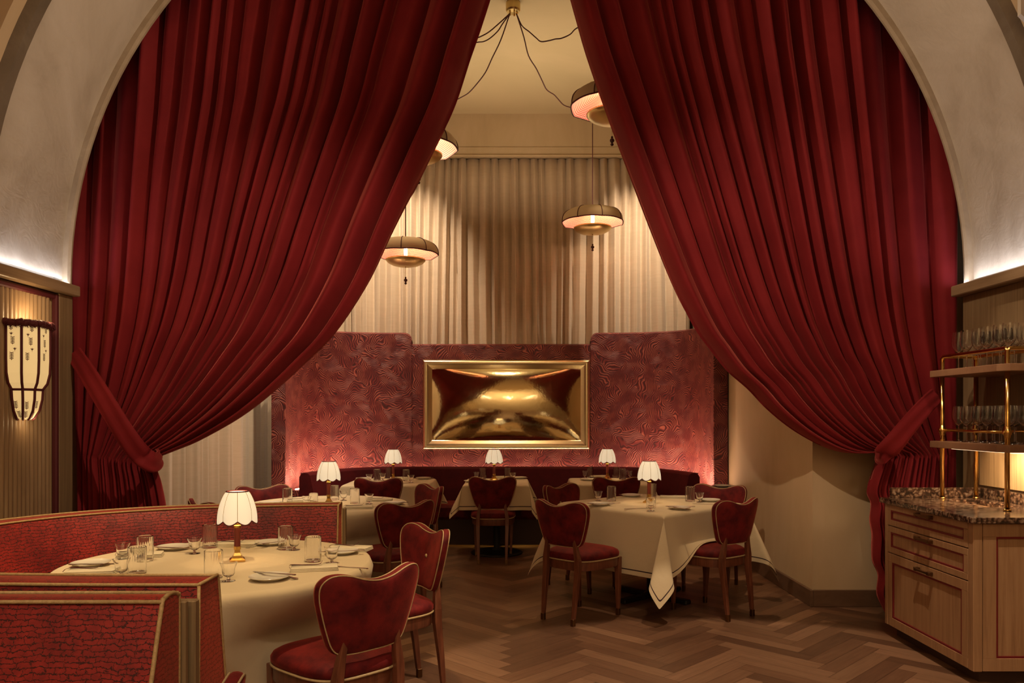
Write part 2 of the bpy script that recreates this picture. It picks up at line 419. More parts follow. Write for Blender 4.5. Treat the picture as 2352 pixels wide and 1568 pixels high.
def mk_beige():
    m, nt, b = new_mat('beige_sheer_velvet')
    v = coords(nt, 'Object', (1, 1, 9))
    n = N(nt, 'ShaderNodeTexNoise', i_Scale=5.0, i_Detail=3.0); L(nt, v, n.inputs['Vector'])
    r = ramp(nt, n.outputs['Fac'], [(0.35, (0.53, 0.405, 0.285)), (0.65, (0.56, 0.43, 0.31))]); L(nt, r.outputs[0], b.inputs['Base Color'])
    b.inputs['Roughness'].default_value = 0.8; b.inputs['Sheen Weight'].default_value = 0.2
    return m
M['beige'] = mk_beige()

def mk_floor():
    m, nt, b = new_mat('herringbone_oak')
    geo = nt.nodes.new('ShaderNodeNewGeometry'); uv = coords(nt, 'UV', (1.5, 22, 1))
    n = N(nt, 'ShaderNodeTexNoise', noise_dimensions='4D', i_Scale=3.0, i_Detail=6.0, i_Distortion=0.5); L(nt, uv, n.inputs['Vector'])
    L(nt, math_n(nt, 'MULTIPLY', geo.outputs['Random Per Island'], 50.0), n.inputs['W'])
    s = math_n(nt, 'ADD', math_n(nt, 'MULTIPLY', n.outputs['Fac'], 0.5), math_n(nt, 'MULTIPLY', geo.outputs['Random Per Island'], 0.5))
    r = ramp(nt, s, [(0.18, (0.085, 0.040, 0.022)), (0.45, (0.145, 0.070, 0.038)), (0.62, (0.19, 0.10, 0.055)), (0.85, (0.27, 0.145, 0.085))])
    L(nt, r.outputs[0], b.inputs['Base Color']); b.inputs['Roughness'].default_value = 0.42
    bump(nt, b, n.outputs['Fac'], 0.1, 0.003)
    return m
M['floor'] = mk_floor()

def mk_glass(name='clear_glass', tint=(1, 1, 1)):
    m, nt, b = new_mat(name)
    b.inputs['Base Color'].default_value = (*tint, 1); b.inputs['Roughness'].default_value = 0.02
    b.inputs['Transmission Weight'].default_value = 1.0; b.inputs['IOR'].default_value = 1.45
    return m
M['glass'] = mk_glass()

def mk_gold():
    m, nt, b = new_mat('hammered_gold_mirror')
    b.inputs['Base Color'].default_value = (0.82, 0.69, 0.40, 1); b.inputs['Metallic'].default_value = 1; b.inputs['Roughness'].default_value = 0.10
    v = coords(nt, 'Object', (1, 1, 1))
    n = N(nt, 'ShaderNodeTexNoise', i_Scale=20.0, i_Detail=4.0, i_Distortion=0.3); L(nt, v, n.inputs['Vector'])
    bump(nt, b, n.outputs['Fac'], 0.16, 0.004)
    return m
M['gold'] = mk_gold()
M['gold_frame'] = simple('satin_gold_frame', (0.82, 0.69, 0.42), 0.26, 1.0)

def mk_granite():
    m, nt, b = new_mat('brown_granite')
    v = coords(nt, 'Object')
    vo = N(nt, 'ShaderNodeTexVoronoi', i_Scale=42.0, feature='F1'); n = N(nt, 'ShaderNodeTexNoise', i_Scale=24.0, i_Detail=5.0); L(nt, v, n.inputs['Vector'])
    ad = nt.nodes.new('ShaderNodeVectorMath'); ad.operation = 'MULTIPLY_ADD'; L(nt, n.outputs['Color'], ad.inputs[0]); ad.inputs[1].default_value = (0.06,)*3; L(nt, v, ad.inputs[2]); L(nt, ad.outputs[0], vo.inputs['Vector'])
    r = ramp(nt, math_n(nt, 'MULTIPLY_ADD', vo.outputs['Distance'], 0.8, math_n(nt, 'MULTIPLY', n.outputs['Fac'], 0.5)),
             [(0.34, (0.30, 0.22, 0.16)), (0.50, (0.22, 0.135, 0.085)), (0.66, (0.10, 0.05, 0.03)), (0.82, (0.03, 0.018, 0.012))])
    L(nt, r.outputs[0], b.inputs['Base Color']); b.inputs['Roughness'].default_value = 0.15
    return m
M['granite'] = mk_granite()

def emis(name, col, strength, base=None, rough=0.8):
    m, nt, b = new_mat(name)
    b.inputs['Base Color'].default_value = (*(base or col), 1); b.inputs['Roughness'].default_value = rough
    b.inputs['Emission Color'].default_value = (*col, 1); b.inputs['Emission Strength'].default_value = strength
    return m
M['shade'] = emis('glowing_fabric_shade', (1.0, 0.82, 0.55), 0.55, (0.7, 0.66, 0.55))
M['bulb'] = emis('lit_bulb', (1.0, 0.75, 0.45), 6.0)
M['sconce_fabric'] = emis('glowing_sconce_fabric', (1.0, 0.66, 0.26), 0.55, (0.7, 0.6, 0.4))
M['cove'] = emis('cove_strip', (1.0, 0.75, 0.5), 5.0)
M['cove_cool'] = emis('cool_cove_strip', (0.8, 0.88, 1.0), 3.0)
M['pendant_fabric'] = simple('pendant_canvas', (0.60, 0.48, 0.31), 0.85)
def mk_lining():
    m, nt, b = new_mat('perforated_pink_lining')
    uv = coords(nt, 'UV', (1, 1, 1))
    vo = N(nt, 'ShaderNodeTexVoronoi', i_Scale=1.0, feature='F1', i_Randomness=0.0); L(nt, uv, vo.inputs['Vector'])
    r = ramp(nt, vo.outputs['Distance'], [(0.28, (1.0, 0.80, 0.58)), (0.40, (0.70, 0.16, 0.11))])
    L(nt, r.outputs[0], b.inputs['Base Color']); L(nt, r.outputs[0], b.inputs['Emission Color']); b.inputs['Emission Strength'].default_value = 0.45
    return m
M['lining'] = mk_lining()

# ================================================================== STRUCTURE
AX, AZ, AR = 0.04, 2.365, 3.10        # axis and radius of the barrel vault
WX0, WX1 = -3.07, 3.12                # side walls of the hall
# ---- floor: herringbone planks, real separate boards in one surface
def build_floor():
    W, n = 0.107, 6
    vs, fs, uv = [], [], []
    g = 0.0009; c = math.cos(PI/4)
    for a in range(-70, 150):
        for t in range(-14, 15):
            for kind in (0, 1):
                x, y = a+t*n, a-t*n
                if kind == 0: x0, x1, y0, y1 = x, x+n, y, y+1
                else: x0, x1, y0, y1 = x, x+1, y+1, y+1+n
                mx, my = (x0+x1)/2*W, (y0+y1)/2*W
                X, Y = (mx-my)*c, (mx+my)*c
                if not (-3.9 < X < 3.9 and -3.9 < Y < 10.6): continue
                q = [(x0*W+g, y0*W+g), (x1*W-g, y0*W+g), (x1*W-g, y1*W-g), (x0*W+g, y1*W-g)]
                b = len(vs)
                vs += [((u-v)*c, (u+v)*c, 0.0) for u, v in q]
                fs.append((b, b+1, b+2, b+3))
                o = (a*0.37+t*1.7, a*0.21+kind*5)
                if kind == 0: uv += [(o[0], o[1]), (o[0]+n*W, o[1]), (o[0]+n*W, o[1]+W), (o[0], o[1]+W)]
                else: uv += [(o[0], o[1]), (o[0], o[1]+W), (o[0]+n*W, o[1]+W), (o[0]+n*W, o[1])]
    o = mesh_obj('floor', vs, fs, M['floor'], None, False, uv); struct(o)
    m = MB(); m.box(-4.2, 4.2, -4.2, 10.8, -0.12, -0.002); struct(m.build('subfloor', M['plinth'])).name = 'floor_base'
build_floor()

# ---- barrel vault over the hall side of the arch, with recessed mouldings
def arc_pts(R, Y, n=64, a0=0, a1=PI): return [(AX+R*math.cos(a0+(a1-a0)*i/n), Y, AZ+R*math.sin(a0+(a1-a0)*i/n)) for i in range(n+1)]
def sweep_arc(name, prof, mat, n=72, down=None):
    """prof: list of (R, Y) around the section; straight legs run down to z=down"""
    rows = []
    for i in range(n+1):
        a = PI*i/n; rows.append([(AX+R*math.cos(a), Y, AZ+R*math.sin(a)) for R, Y in prof])
    if down is not None:
        rows = [[(AX+R, Y, down) for R, Y in prof]]+rows+[[(AX-R, Y, down) for R, Y in prof]]
    A = np.array(rows); o = grid_obj(name, A, mat, close_u=True); autosmooth(o, 40); return o
struct(sweep_arc('ceiling', [(AR, 4.54), (AR, 5.33), (AR+0.06, 5.33), (AR+0.06, 4.54)], M['plaster'])).name = 'ceiling_vault'
struct(sweep_arc('trim_1', [(AR-0.035, 5.33), (AR-0.05, 5.345), (AR-0.05, 5.36), (AR-0.03, 5.37), (AR-0.03, 5.39), (AR-0.012, 5.40), (AR-0.012, 5.42), (AR+0.32, 5.42), (AR+0.32, 5.335), (AR+0.0, 5.33)], M['trim_plaster'], down=2.3))
struct(sweep_arc('trim_2', [(AR-0.03, 4.45), (AR-0.03, 4.52), (AR-0.01, 4.54), (AR+0.10, 4.54), (AR+0.10, 4.45), (AR+0.05, 4.42), (AR+0.0, 4.43)], M['trim_dark'], down=2.3))

def arch_wall(name, R, y0, y1, xo0, xo1, ztop, zbot, mat, n=72):
    """flat wall with an arched opening of radius R, legs down to zbot"""
    def outer(a):
        dx, dz = math.cos(a), math.sin(a)
        t = 1e9
        if dx > 1e-6: t = min(t, (xo1-AX)/dx)
        if dx < -1e-6: t = min(t, (xo0-AX)/dx)
        if dz > 1e-6: t = min(t, (ztop-AZ)/dz)
        return AX+dx*t, AZ+dz*t
    rows = [[(AX+R, zbot), (xo1, zbot)]]
    for i in range(n+1):
        a = PI*i/n; rows.append([(AX+R*math.cos(a), AZ+R*math.sin(a)), outer(a)])
    rows.append([(AX-R, zbot), (xo0, zbot)])
    A = np.array([[(r[0][0], y0, r[0][1]), (r[1][0], y0, r[1][1]), (r[1][0], y1, r[1][1]), (r[0][0], y1, r[0][1])] for r in rows])
    o = grid_obj(name, A, mat, close_u=True); autosmooth(o, 40); return struct(o)
arch_wall('wall_arch', AR+0.27, 5.421, 5.80, -4.0, 4.0, 6.4, 0.0, M['plaster_warm'])
arch_wall('wall_hall', AR+0.02, 4.34, 4.43, -4.0, 4.0, 6.4, 2.34, M['plaster_warm'])

# ---- side walls of the hall
def ribbed_wall():
    pitch = 0.042; y0, y1 = 0.9, 5.22
    n = int((y1-y0)/pitch); ys = []; xs = []
    for i in range(n):
        for j in range(8):
            t = j/8; ys.append(y0+(i+t)*pitch); xs.append(WX0+0.004+0.016*abs(math.sin(PI*t))**0.6)
    A = np.array([[(x, y, z) for x, y in zip(xs, ys)] for z in (0.0, 2.215)])
    struct(grid_obj('wall_left', A, M['ribbed']))
    m = MB(); m.box(WX0-0.4, WX0, -3.6, 5.42, 0, 2.26); struct(m.build('wall_left_core', M['oak_light'])).name = 'wall_left_side'
    m = MB()
    m.box(WX0+0.0, WX0+0.035, y1-0.0, y1+0.035, 0, 2.25, 0.008); m.box(WX0+0.0, WX0+0.030, 0.9, y1+0.03, 2.215, 2.25, 0.008)
    struct(m.build('trim_3', M['dark_trim']))
    m = MB(); m.box(WX0, WX0+0.035, y1+0.035, 5.415, 0, 2.26, 0.004); struct(m.build('trim_4', M['oak_dark']))
ribbed_wall()
m = MB(); m.box(WX1, WX1+0.4, -3.6, 5.42, 0, 2.26); struct(m.build('wall_right', M['oak_dark']))
m = MB(); m.box(WX1-0.02, WX1+0.01, 4.2, 5.20, 0.98, 1.272, 0.002); struct(m.build('wall_right_splash', M['oak_light'])).name = 'wall_right_panel'
for nm, sx, xw in (('trim_5', 1, WX0), ('trim_6', -1, WX1)):
    m = MB()
    a, b = sorted((xw-sx*0.35, xw+sx*0.075))
    m.box(a, b, -3.6, 5.44, 2.262, 2.335, 0.006)
    struct(m.build(nm, M['ledge_wood']))
# upper side walls, ceiling and end wall of the hall
m = MB(); m.box(-4.1, -4.0, -3.7, 5.8, 2.2, 6.4); struct(m.build('wall_left_upper', M['plaster_warm']))
m = MB(); m.box(4.0, 4.1, -3.7, 5.8, 2.2, 6.4); struct(m.build('wall_right_upper', M['plaster_warm']))
m = MB(); m.box(-4.1, 4.1, -3.7, 5.8, 6.4, 6.5); struct(m.build('ceiling_hall', M['plaster_warm']))
m = MB(); m.box(-4.1, 4.1, -3.7, -3.6, 0, 6.4); struct(m.build('wall_back', M['plaster_warm']))
# speaker grille on the hall face of the arch wall
def speaker():
    m = MB(); cx, cz, r = 2.93, 3.70, 0.135
    o8 = [(cx+r*1.05*math.cos(PI/8+i*PI/4), cz+r*math.sin(PI/8+i*PI/4)) for i in range(8)]
    root = thing('wall_speaker', 'white octagonal speaker grille high on the wall above the right arch trim', 'speaker', (0, 0, 0))
    m.prism(o8, 4.31, 4.339); m.build('rim', M['grille'], root)
    m = MB()
    o8 = [(cx+r*0.88*math.cos(PI/8+i*PI/4), cz+r*0.85*math.sin(PI/8+i*PI/4)) for i in range(8)]
    m.prism(o8, 4.303, 4.31); m.build('grille', M['grille'], root)
speaker()

# ---- inner room shell
m = MB(); m.box(-4.0, 4.0, 10.12, 10.25, 0, 5.3); struct(m.build('wall_rear', M['plaster_warm']))
m = MB(); m.box(-4.0, 4.0, 5.8, 10.2, 5.18, 5.3); struct(m.build('ceiling_room', M['ceiling']))
m = MB(); m.box(-4.0, -3.35, 5.8, 10.2, 0, 5.18); struct(m.build('wall_room_left', M['plaster_warm']))
m = MB(); m.box(2.27, 4.0, 5.92, 10.12, 0, 5.18); struct(m.build('wall_room_right', M['plaster_warm']))
m = MB(); m.box(2.245, 2.27, 5.895, 8.2, 0.0, 0.125, 0.003); m.box(2.27, 3.2, 5.895, 5.92, 0.0, 0.125, 0.003)
struct(m.build('baseboard_right', M['baseboard']))
# curtain track below the soffit of the rear wall
m = MB(); m.box(-3.3, 2.24, 9.66, 9.74, 4.632, 4.655, 0.003); m.box(-3.3, 2.24, 9.70, 10.12, 4.665, 4.76, 0.0)
struct(m.build('trim_7', M['plaster_warm']))
m = MB(); m.box(-3.3, 2.24, 9.72, 10.12, 4.76, 5.18); struct(m.build('wall_rear_soffit', M['plaster_warm']))

# ================================================================== CURTAINS
def pleats(n, rng, spread=0.5):
    wd = np.array([1+spread*(rng.random()*2-1) for _ in range(n)]); k = np.concatenate([[0], np.cumsum(wd)]); return k/k[-1]

def drape(name, inner, outer, ypl, seed, npl, label, mirror):
    rng = random.Random(seed)
    nu, nv = npl*16+1, len(inner)
    kn = pleats(npl, rng, 0.62)
    amp = np.array([0.65+0.7*rng.random() for _ in range(npl)])
    U = np.linspace(0, 1, nu)
    A = np.zeros((nv, nu, 3)); UV = np.zeros((nv, nu, 2))
    ph1 = [rng.random()*6.28 for _ in range(6)]
    for i in range(nv):
        t = i/(nv-1)
        # the pleats wander slowly as they fall
        Uw = U + 0.006*np.sin(9*U+4*t+ph1[0]) + 0.004*np.sin(23*U-7*t+ph1[1]) * (1 if True else 0)
        Uw = np.clip(Uw, 0, 1)
        idx = np.clip(np.searchsorted(kn, Uw, side='right')-1, 0, npl-1)
        loc = (Uw-kn[idx])/(kn[idx+1]-kn[idx])
        # rounded ridge, tight dark valley, small secondary crease on wide pleats
        ridge = np.abs(np.sin(PI*loc))**0.52
        sec = 0.13*np.sin(2*PI*loc+idx*1.7+2.5*t)*np.sin(PI*loc)
        a, b = Vector(inner[i]), Vector(outer[i])
        wd = (a-b).length
        depth = min(0.20, 0.06+0.048*wd)
        d = depth*amp[idx]*(ridge+sec)
        bulge = 0.05*math.sin(PI*min(1, t*1.15))
        A[i, :, 0] = b.x+(a.x-b.x)*U; A[i, :, 2] = b.z+(a.z-b.z)*U
        A[i, :, 1] = ypl - d + 0.16 - bulge*U
        UV[i, :, 0] = U*4; UV[i, :, 1] = t*5
    o = grid_obj(name, A, M['red_velvet'], uv=UV)
    sm = o.modifiers.new('thickness', 'SOLIDIFY'); sm.thickness = 0.006; sm.offset = 0
    return o

def resample(pts, n):
    pts = cat_rom(pts, 10); d = [0]
    for a, b in zip(pts, pts[1:]): d.append(d[-1]+(b-a).length)
    out = []; j = 0
    for i in range(n):
        s = d[-1]*i/(n-1)
        while j < len(d)-2 and d[j+1] < s: j += 1
        k = (s-d[j])/max(1e-9, d[j+1]-d[j]); out.append(pts[j].lerp(pts[j+1], k))
    return out

def make_curtain(side):
    if side == 'left':
        Y = 5.55
        inn = [(1226, -352), (1118, 0), (1078, 120), (1040, 235), (985, 350), (942, 440), (900, 530), (845, 650), (770, 765), (700, 835), (651, 880), (590, 930), (534, 968), (452, 1012), (400, 1033), (366, 1046)]
        tail = [(352, 1066), (352, 1080), (361, 1110), (370, 1164), (376, 1250), (372, 1330), (368, 1408)]
        xo = -3.13
    else:
        Y = 5.55
        inn = [(1219, -372), (1320, 0), (1354, 120), (1406, 270), (1447, 380), (1504, 530), (1555, 655), (1605, 752), (1640, 800), (1680, 850), (1729, 893), (1772, 938), (1830, 985), (1895, 1022), (1950, 1040), (2000, 1040), (2022, 1036)]
        tail = [(2034, 1052), (2030, 1066), (2012, 1130), (2022, 1165), (2020, 1205), (2026, 1245), (2024, 1300), (2036, 1335), (2032, 1380), (2044, 1412), (2052, 1428)]
        xo = 3.20
    up = resample([P(x, y, Y) for x, y in inn], 120)
    dn = resample([P(x, y, Y) for x, y in tail], 50)
    inner = up+dn
    zt, zw, zb = up[0].z, P(0, 1046, Y).z, dn[-1].z
    outer = []
    for i, p in enumerate(up):
        z = p.z
        # the outer edge follows the arch overhead, then falls straight
        t = i/(len(up)-1); zz = min(zt, 0)+0
        z_out = max(zw, z) if i < len(up)-1 else zw
        x = xo
        outer.append(Vector((x, Y, z_out)))
    # spread outer rows evenly so that no row doubles back
    zs = np.array([o.z for o in outer]); lin = np.linspace(zs[0], zw, len(zs)); k = np.linspace(0, 1, len(zs))**3
    zs = zs*(1-k)+lin*k; zs = np.minimum.accumulate(zs)
    zs = zs + np.linspace(0, -1e-3, len(zs))
    for o, z in zip(outer, zs): o.z = max(z, zw)
    for i, p in enumerate(dn):
        t = i/(len(dn)-1)
        outer.append(Vector((xo, Y, zw+(0.012-zw)*t)))
    dz = dn[-1].z
    for i, p in enumerate(dn):
        t = i/(len(dn)-1); inner[len(up)+i] = Vector((p.x, p.y, p.z+(0.012-dz)*t))
    lab = {'left': 'dark red velvet stage curtain swept to the left side of the arch',
           'right': 'dark red velvet stage curtain swept to the right side behind the waiter station'}[side]
    root = thing('velvet_curtain', lab, 'curtain', (0, 0, 0), 0, 'velvet curtains framing the arch')
    c = drape('fabric', inner, outer, Y, 11 if side == 'left' else 23, 19 if side == 'left' else 17, '', side == 'right')
    c.parent = root
    # clip the fabric to the arch overhead: rows above the arch curve are pulled under it
    me = c.data; n = len(me.vertices); co = np.zeros(n*3); me.vertices.foreach_get('co', co); co = co.reshape(-1, 3)
    dx = co[:, 0]-AX; R = AR+0.24; dx = np.minimum(np.abs(dx), R-0.03)
    top = AZ+np.sqrt(np.maximum(0.0, R*R-dx*dx)); zmax = co[:, 2].max()
    over = co[:, 2] > top
    co[over, 2] = top[over]
    me.vertices.foreach_set('co', co.ravel()); me.update()
    # tie band: a padded strap from a hook on the pilaster round the gathered waist
    if side == 'left':
        path = [P(170, 812, 5.42), P(195, 848, 5.35), P(235, 912, 5.28), P(280, 985, 5.25), P(318, 1038, 5.28), P(352, 1062, 5.36), P(368, 1052, 5.50), P(362, 1040, 5.62)]
        hw = [0.058, 0.062, 0.066, 0.070, 0.076, 0.070, 0.055, 0.035]
    else:
        path = [P(2150, 908, 5.33), P(2126, 932, 5.28), P(2088, 975, 5.20), P(2060, 1010, 5.17), P(2036, 1036, 5.20), P(2020, 1046, 5.30), P(2016, 1040, 5.42), P(2024, 1030, 5.52)]
        hw = [0.055, 0.06, 0.065, 0.068, 0.070, 0.062, 0.05, 0.035]
    pp = cat_rom(path, 8); hh = np.interp(np.linspace(0, 1, len(pp)), np.linspace(0, 1, len(hw)), hw)
    rows = []
    for i, p in enumerate(pp):
        a = pp[max(0, i-1)]; b = pp[min(len(pp)-1, i+1)]; t = (b-a).normalized()
        nrm = Vector((0, -1, 0)) if i < len(pp)*0.6 else Vector(((1 if side == 'left' else -1)*0.9, -0.4, 0)).normalized()
        nrm = (nrm-t*nrm.dot(t)).normalized(); s = t.cross(nrm).normalized()
        row = []
        for k in range(20):
            an = 2*PI*k/20; cs, sn = math.cos(an), math.sin(an)
            wv = 0.005*math.sin(5*an+i*0.12)
            row.append(p+s*cs*hh[i]+nrm*((abs(sn)**0.5)*(1 if sn > 0 else -1)*0.011+wv))
        rows.append([tuple(q) for q in row])
    o = grid_obj('tie_band', np.array(rows), M['red_velvet'], root, close_u=True)
    return root
make_curtain('left'); make_curtain('right')

def hung_curtain(name, path, z0, z1, pitch, depth, seed, label, cat='curtain', loose=0.35):
    rng = random.Random(seed)
    pts = resample(path, 400); ln = sum((b-a).length for a, b in zip(pts, pts[1:]))
    npl = int(ln/pitch); kn = pleats(npl, rng, loose); nu = npl*14+1; U = np.linspace(0, 1, nu)
    amp = np.array([0.7+0.6*rng.random() for _ in range(npl)]); off = np.array([rng.random() for _ in range(npl)])
    P0 = np.array([tuple(p) for p in pts]); nv = 14
    A = np.zeros((nv, nu, 3)); UV = np.zeros((nv, nu, 2))
    for i in range(nv):
        t = i/(nv-1)
        Uw = np.clip(U+0.0035*np.sin(17*U+3*t+seed)+0.006*t*np.sin(41*U+seed*2), 0, 1)
        idx = np.clip(np.searchsorted(kn, Uw, side='right')-1, 0, npl-1); loc = (Uw-kn[idx])/(kn[idx+1]-kn[idx])
        f = np.interp(U, np.linspace(0, 1, 400), np.arange(400)); j = np.clip(f.astype(int), 0, 398); fr = (f-j)[:, None]
        base = P0[j]*(1-fr)+P0[j+1]*fr; tan = P0[j+1]-P0[j]; tan /= np.linalg.norm(tan, axis=1)[:, None]
        nrm = np.stack([tan[:, 1], -tan[:, 0], np.zeros(nu)], 1)
        top = min(1, 0.35+t*6)
        shape = np.abs(np.sin(PI*loc))**0.6 + 0.14*np.sin(4*PI*loc+off[idx]*6)*np.sin(PI*loc)*t
        d = depth*amp[idx]*shape*min(1, 0.35+t*9)
        base = base+nrm*d[:, None]+tan*(0.012*np.sin(2*PI*loc)*top)[:, None]
        base[:, 2] = z1+(z0-z1)*t; A[i] = base; UV[i, :, 0] = U*ln; UV[i, :, 1] = t
    o = grid_obj(name, A, M['beige'], uv=UV); sm = o.modifiers.new('thickness', 'SOLIDIFY'); sm.thickness = 0.004
    return tag(o, label, cat, 'beige wall curtains of the inner room')
hung_curtain('drapery_curtain', [Vector((-3.0, 9.75, 0)), Vector((-1.0, 9.76, 0)), Vector((0.6, 9.76, 0)), Vector((2.2, 9.75, 0))], 0.02, 4.625, 0.130, 0.13, 5, 'beige floor-length curtain across the rear wall above the red velvet screen', loose=0.38)
hung_curtain('drapery_curtain', [Vector((-2.80, 5.90, 0)), Vector((-2.86, 7.2, 0)), Vector((-2.92, 8.3, 0)), Vector((-2.98, 9.6, 0))], 0.02, 4.625, 0.22, 0.10, 8, 'beige curtain on the left side wall, seen below the left red curtain', loose=0.4)

# ================================================================== VELVET SCREEN, MIRROR, BANQUETTE
RX = -0.13                               # centre line of the inner room
def screen_path():
    """plan of the screen: flat middle, wings sweeping forward"""
    pts = []
    for s in (-1, 1):
        pass
    half = [(0.0, 9.42), (1.08, 9.42), (1.55, 9.39), (1.90, 9.28), (2.14, 9.08), (2.25, 8.80), (2.28, 8.50), (2.29, 8.32)]
    l = [Vector((RX-x, y, 0)) for x, y in half[::-1]]; r = [Vector((RX+x, y, 0)) for x, y in half[1:]]
    return cat_rom(l+r, 8)
def wing(name, pts, zt, parent, uoff, round_left=False, round_right=False, z0=0.0):
    n = len(pts); rows = []; uv = []
    d = [0]
    for a, b in zip(pts, pts[1:]): d.append(d[-1]+(b-a).length)
    zs = [z0, 0.4, 0.8, 1.2, 1.6, 2.0, 2.3]
    A = []; UVs = []
    front = []; back = []
    for i, p in enumerate(pts):
        t = (pts[min(n-1, i+1)]-pts[max(0, i-1)]).normalized(); nr = Vector((t.y, -t.x, 0))
        e = 0
        if round_left: e = max(e, 0.09-d[i])
        if round_right: e = max(e, 0.09-(d[-1]-d[i]))
        e = max(0, e); zz = zt-(0.09-math.sqrt(max(0, 0.09**2-e**2)))
        front.append((p+nr*0.05, p-nr*0.05, zz, d[i]))
    for f, b, zz, u in front:
        col = [(b.x, b.y, z0), (b.x, b.y, zz-0.02), ((f.x+b.x)/2, (f.y+b.y)/2, zz), (f.x, f.y, zz-0.02)]+[(f.x, f.y, min(z, zz-0.02)) for z in zs[::-1]]
        A.append(col); UVs.append([(u+uoff, c[2]) for c in col])
    o = grid_obj(name, np.array(A), M['panel_velvet'], parent, uv=UVs)
    autosmooth(o, 50)
    return o
sp = screen_path(); n = len(sp)
root = thing('velvet_screen', 'tall curved wall screen in dark red wavy cut velvet behind the banquette', 'wall screen', (0, 0, 0))
xs_l, xs_r = RX-1.07, RX+1.07
left = [p for p in sp if p.x <= xs_l+1e-6 or False]; right = [p for p in sp if p.x >= xs_r-1e-6]
left.append(Vector((xs_l, 9.42, 0))); right.insert(0, Vector((xs_r, 9.42, 0)))
def dens(pts, step=0.02):
    out = [pts[0]]
    for a, b in zip(pts, pts[1:]):
        k = max(1, int((b-a).length/step))
        for j in range(1, k+1): out.append(a.lerp(b, j/k))
    return out
def dedup(pts):
    out = [pts[0]]
    for p in pts[1:]:
        if (p-out[-1]).length > 1e-4: out.append(p)
    return out
left, right = dedup(left), dedup(right)
wing('wing_panel', dens(left), 2.435, root, 0.0, round_right=True)
wing('wing_panel', dens(right), 2.435, root, 4.3, round_left=True)
wing('centre_panel', dens([Vector((xs_l, 9.43, 0)), Vector((xs_r, 9.43, 0))]), 2.30, root, 2.0)
for sx in (-1, 1):     # square end posts facing the room
    m = MB(); x = RX+sx*2.315
    m.box(x-0.075, x+0.075, 8.20, 8.34, 0, 2.44, 0.006); m.build('end_post', M['panel_velvet'], root)

# ---- gold hammered mirror panel
def mirror():
    x0, x1 = P(970, 0, 9.33).x, P(1356, 0, 9.33).x; z0, z1 = P(0, 1033, 9.33).z, P(0, 825, 9.33).z
    root = thing('wall_mirror', 'rectangular hammered gold metal mirror with pillowed frame on red velvet screen', 'mirror', (0, 0, 0))
    B = 0.115; nu, nv = 161, 97
    A = np.zeros((nv, nu, 3))
    for i in range(nv):
        for j in range(nu):
            u = j/(nu-1); v = i/(nv-1); cx = (u-0.5)*2; cz = (v-0.5)*2
            A[i, j] = (x0+B+(x1-x0-2*B)*u, 9.35-0.085*(1-cx*cx)*(1-cz*cz)-0.012*(1-cx**8)*(1-cz**8), z0+B+(z1-z0-2*B)*v)
    grid_obj('mirror_face', A, M['gold'], root)
    prof = [(0.0, 9.372), (0.0, 9.355), (0.006, 9.335), (0.018, 9.320), (0.034, 9.314), (0.052, 9.318), (0.080, 9.332), (0.105, 9.345), (0.120, 9.352), (0.120, 9.372)]
    rows = []
    for sx, sz in ((0, 0), (1, 0), (1, 1), (0, 1)):
        rows.append([((x1-e if sx else x0+e), y, (z1-e if sz else z0+e)) for e, y in prof])
    # each side its own strip so that the mitres stay crisp
    vs = []; fs = []
    for k in range(4):
        a, b = rows[k], rows[(k+1) % 4]; base = len(vs); n = len(prof); vs += a+b
        fs += [(base+q, base+q+1, base+n+q+1, base+n+q) for q in range(n-1)]
    f = mesh_obj('frame', vs, fs, M['gold_frame'], root, True)
    m = MB(); m.box(x0+0.02, x1-0.02, 9.356, 9.375, z0+0.02, z1-0.02); m.build('backing', M['brushed_brass'], root)
mirror()

# ---- low ledge with warm cove light between screen and banquette
def offset_path(pts, d):
    out = []
    for i, p in enumerate(pts):
        t = (pts[min(len(pts)-1, i+1)]-pts[max(0, i-1)]).normalized(); out.append(p+Vector((t.y, -t.x, 0))*d)
    return out
def sweep(pts, prof, mat, name, parent=None, close=True, caps=True, uvs=True, smooth_ang=35):
    """prof: (offset to the room side, z) closed loop"""
    A = []; UVs = []; d = 0; n = len(pts)
    pl = [0]
    for a, b in zip(prof, prof[1:]): pl.append(pl[-1]+math.hypot(b[0]-a[0], b[1]-a[1]))
    for i, p in enumerate(pts):
        if i: d += (p-pts[i-1]).length
        t = (pts[min(n-1, i+1)]-pts[max(0, i-1)]).normalized(); nr = Vector((t.y, -t.x, 0))
        A.append([(p.x+nr.x*o, p.y+nr.y*o, z) for o, z in prof]); UVs.append([(d, q) for q in pl])
    nv, nu = len(A), len(prof); fs = []
    for i in range(nv-1):
        for j in range(nu):
            j2 = (j+1) % nu; fs.append((i*nu+j, i*nu+j2, (i+1)*nu+j2, (i+1)*nu+j))
    vs = [v for r in A for v in r]; uv = [v for r in UVs for v in r]
    if caps:
        b = len(vs); vs += A[0]+A[-1]; uv += [(o, z) for o, z in prof]*2
        fs.append(tuple(range(b, b+nu))); fs.append(tuple(range(b+2*nu-1, b+nu-1, -1)))
    o = mesh_obj(name, vs, fs, mat, parent, True, uv); autosmooth(o, smooth_ang); return o
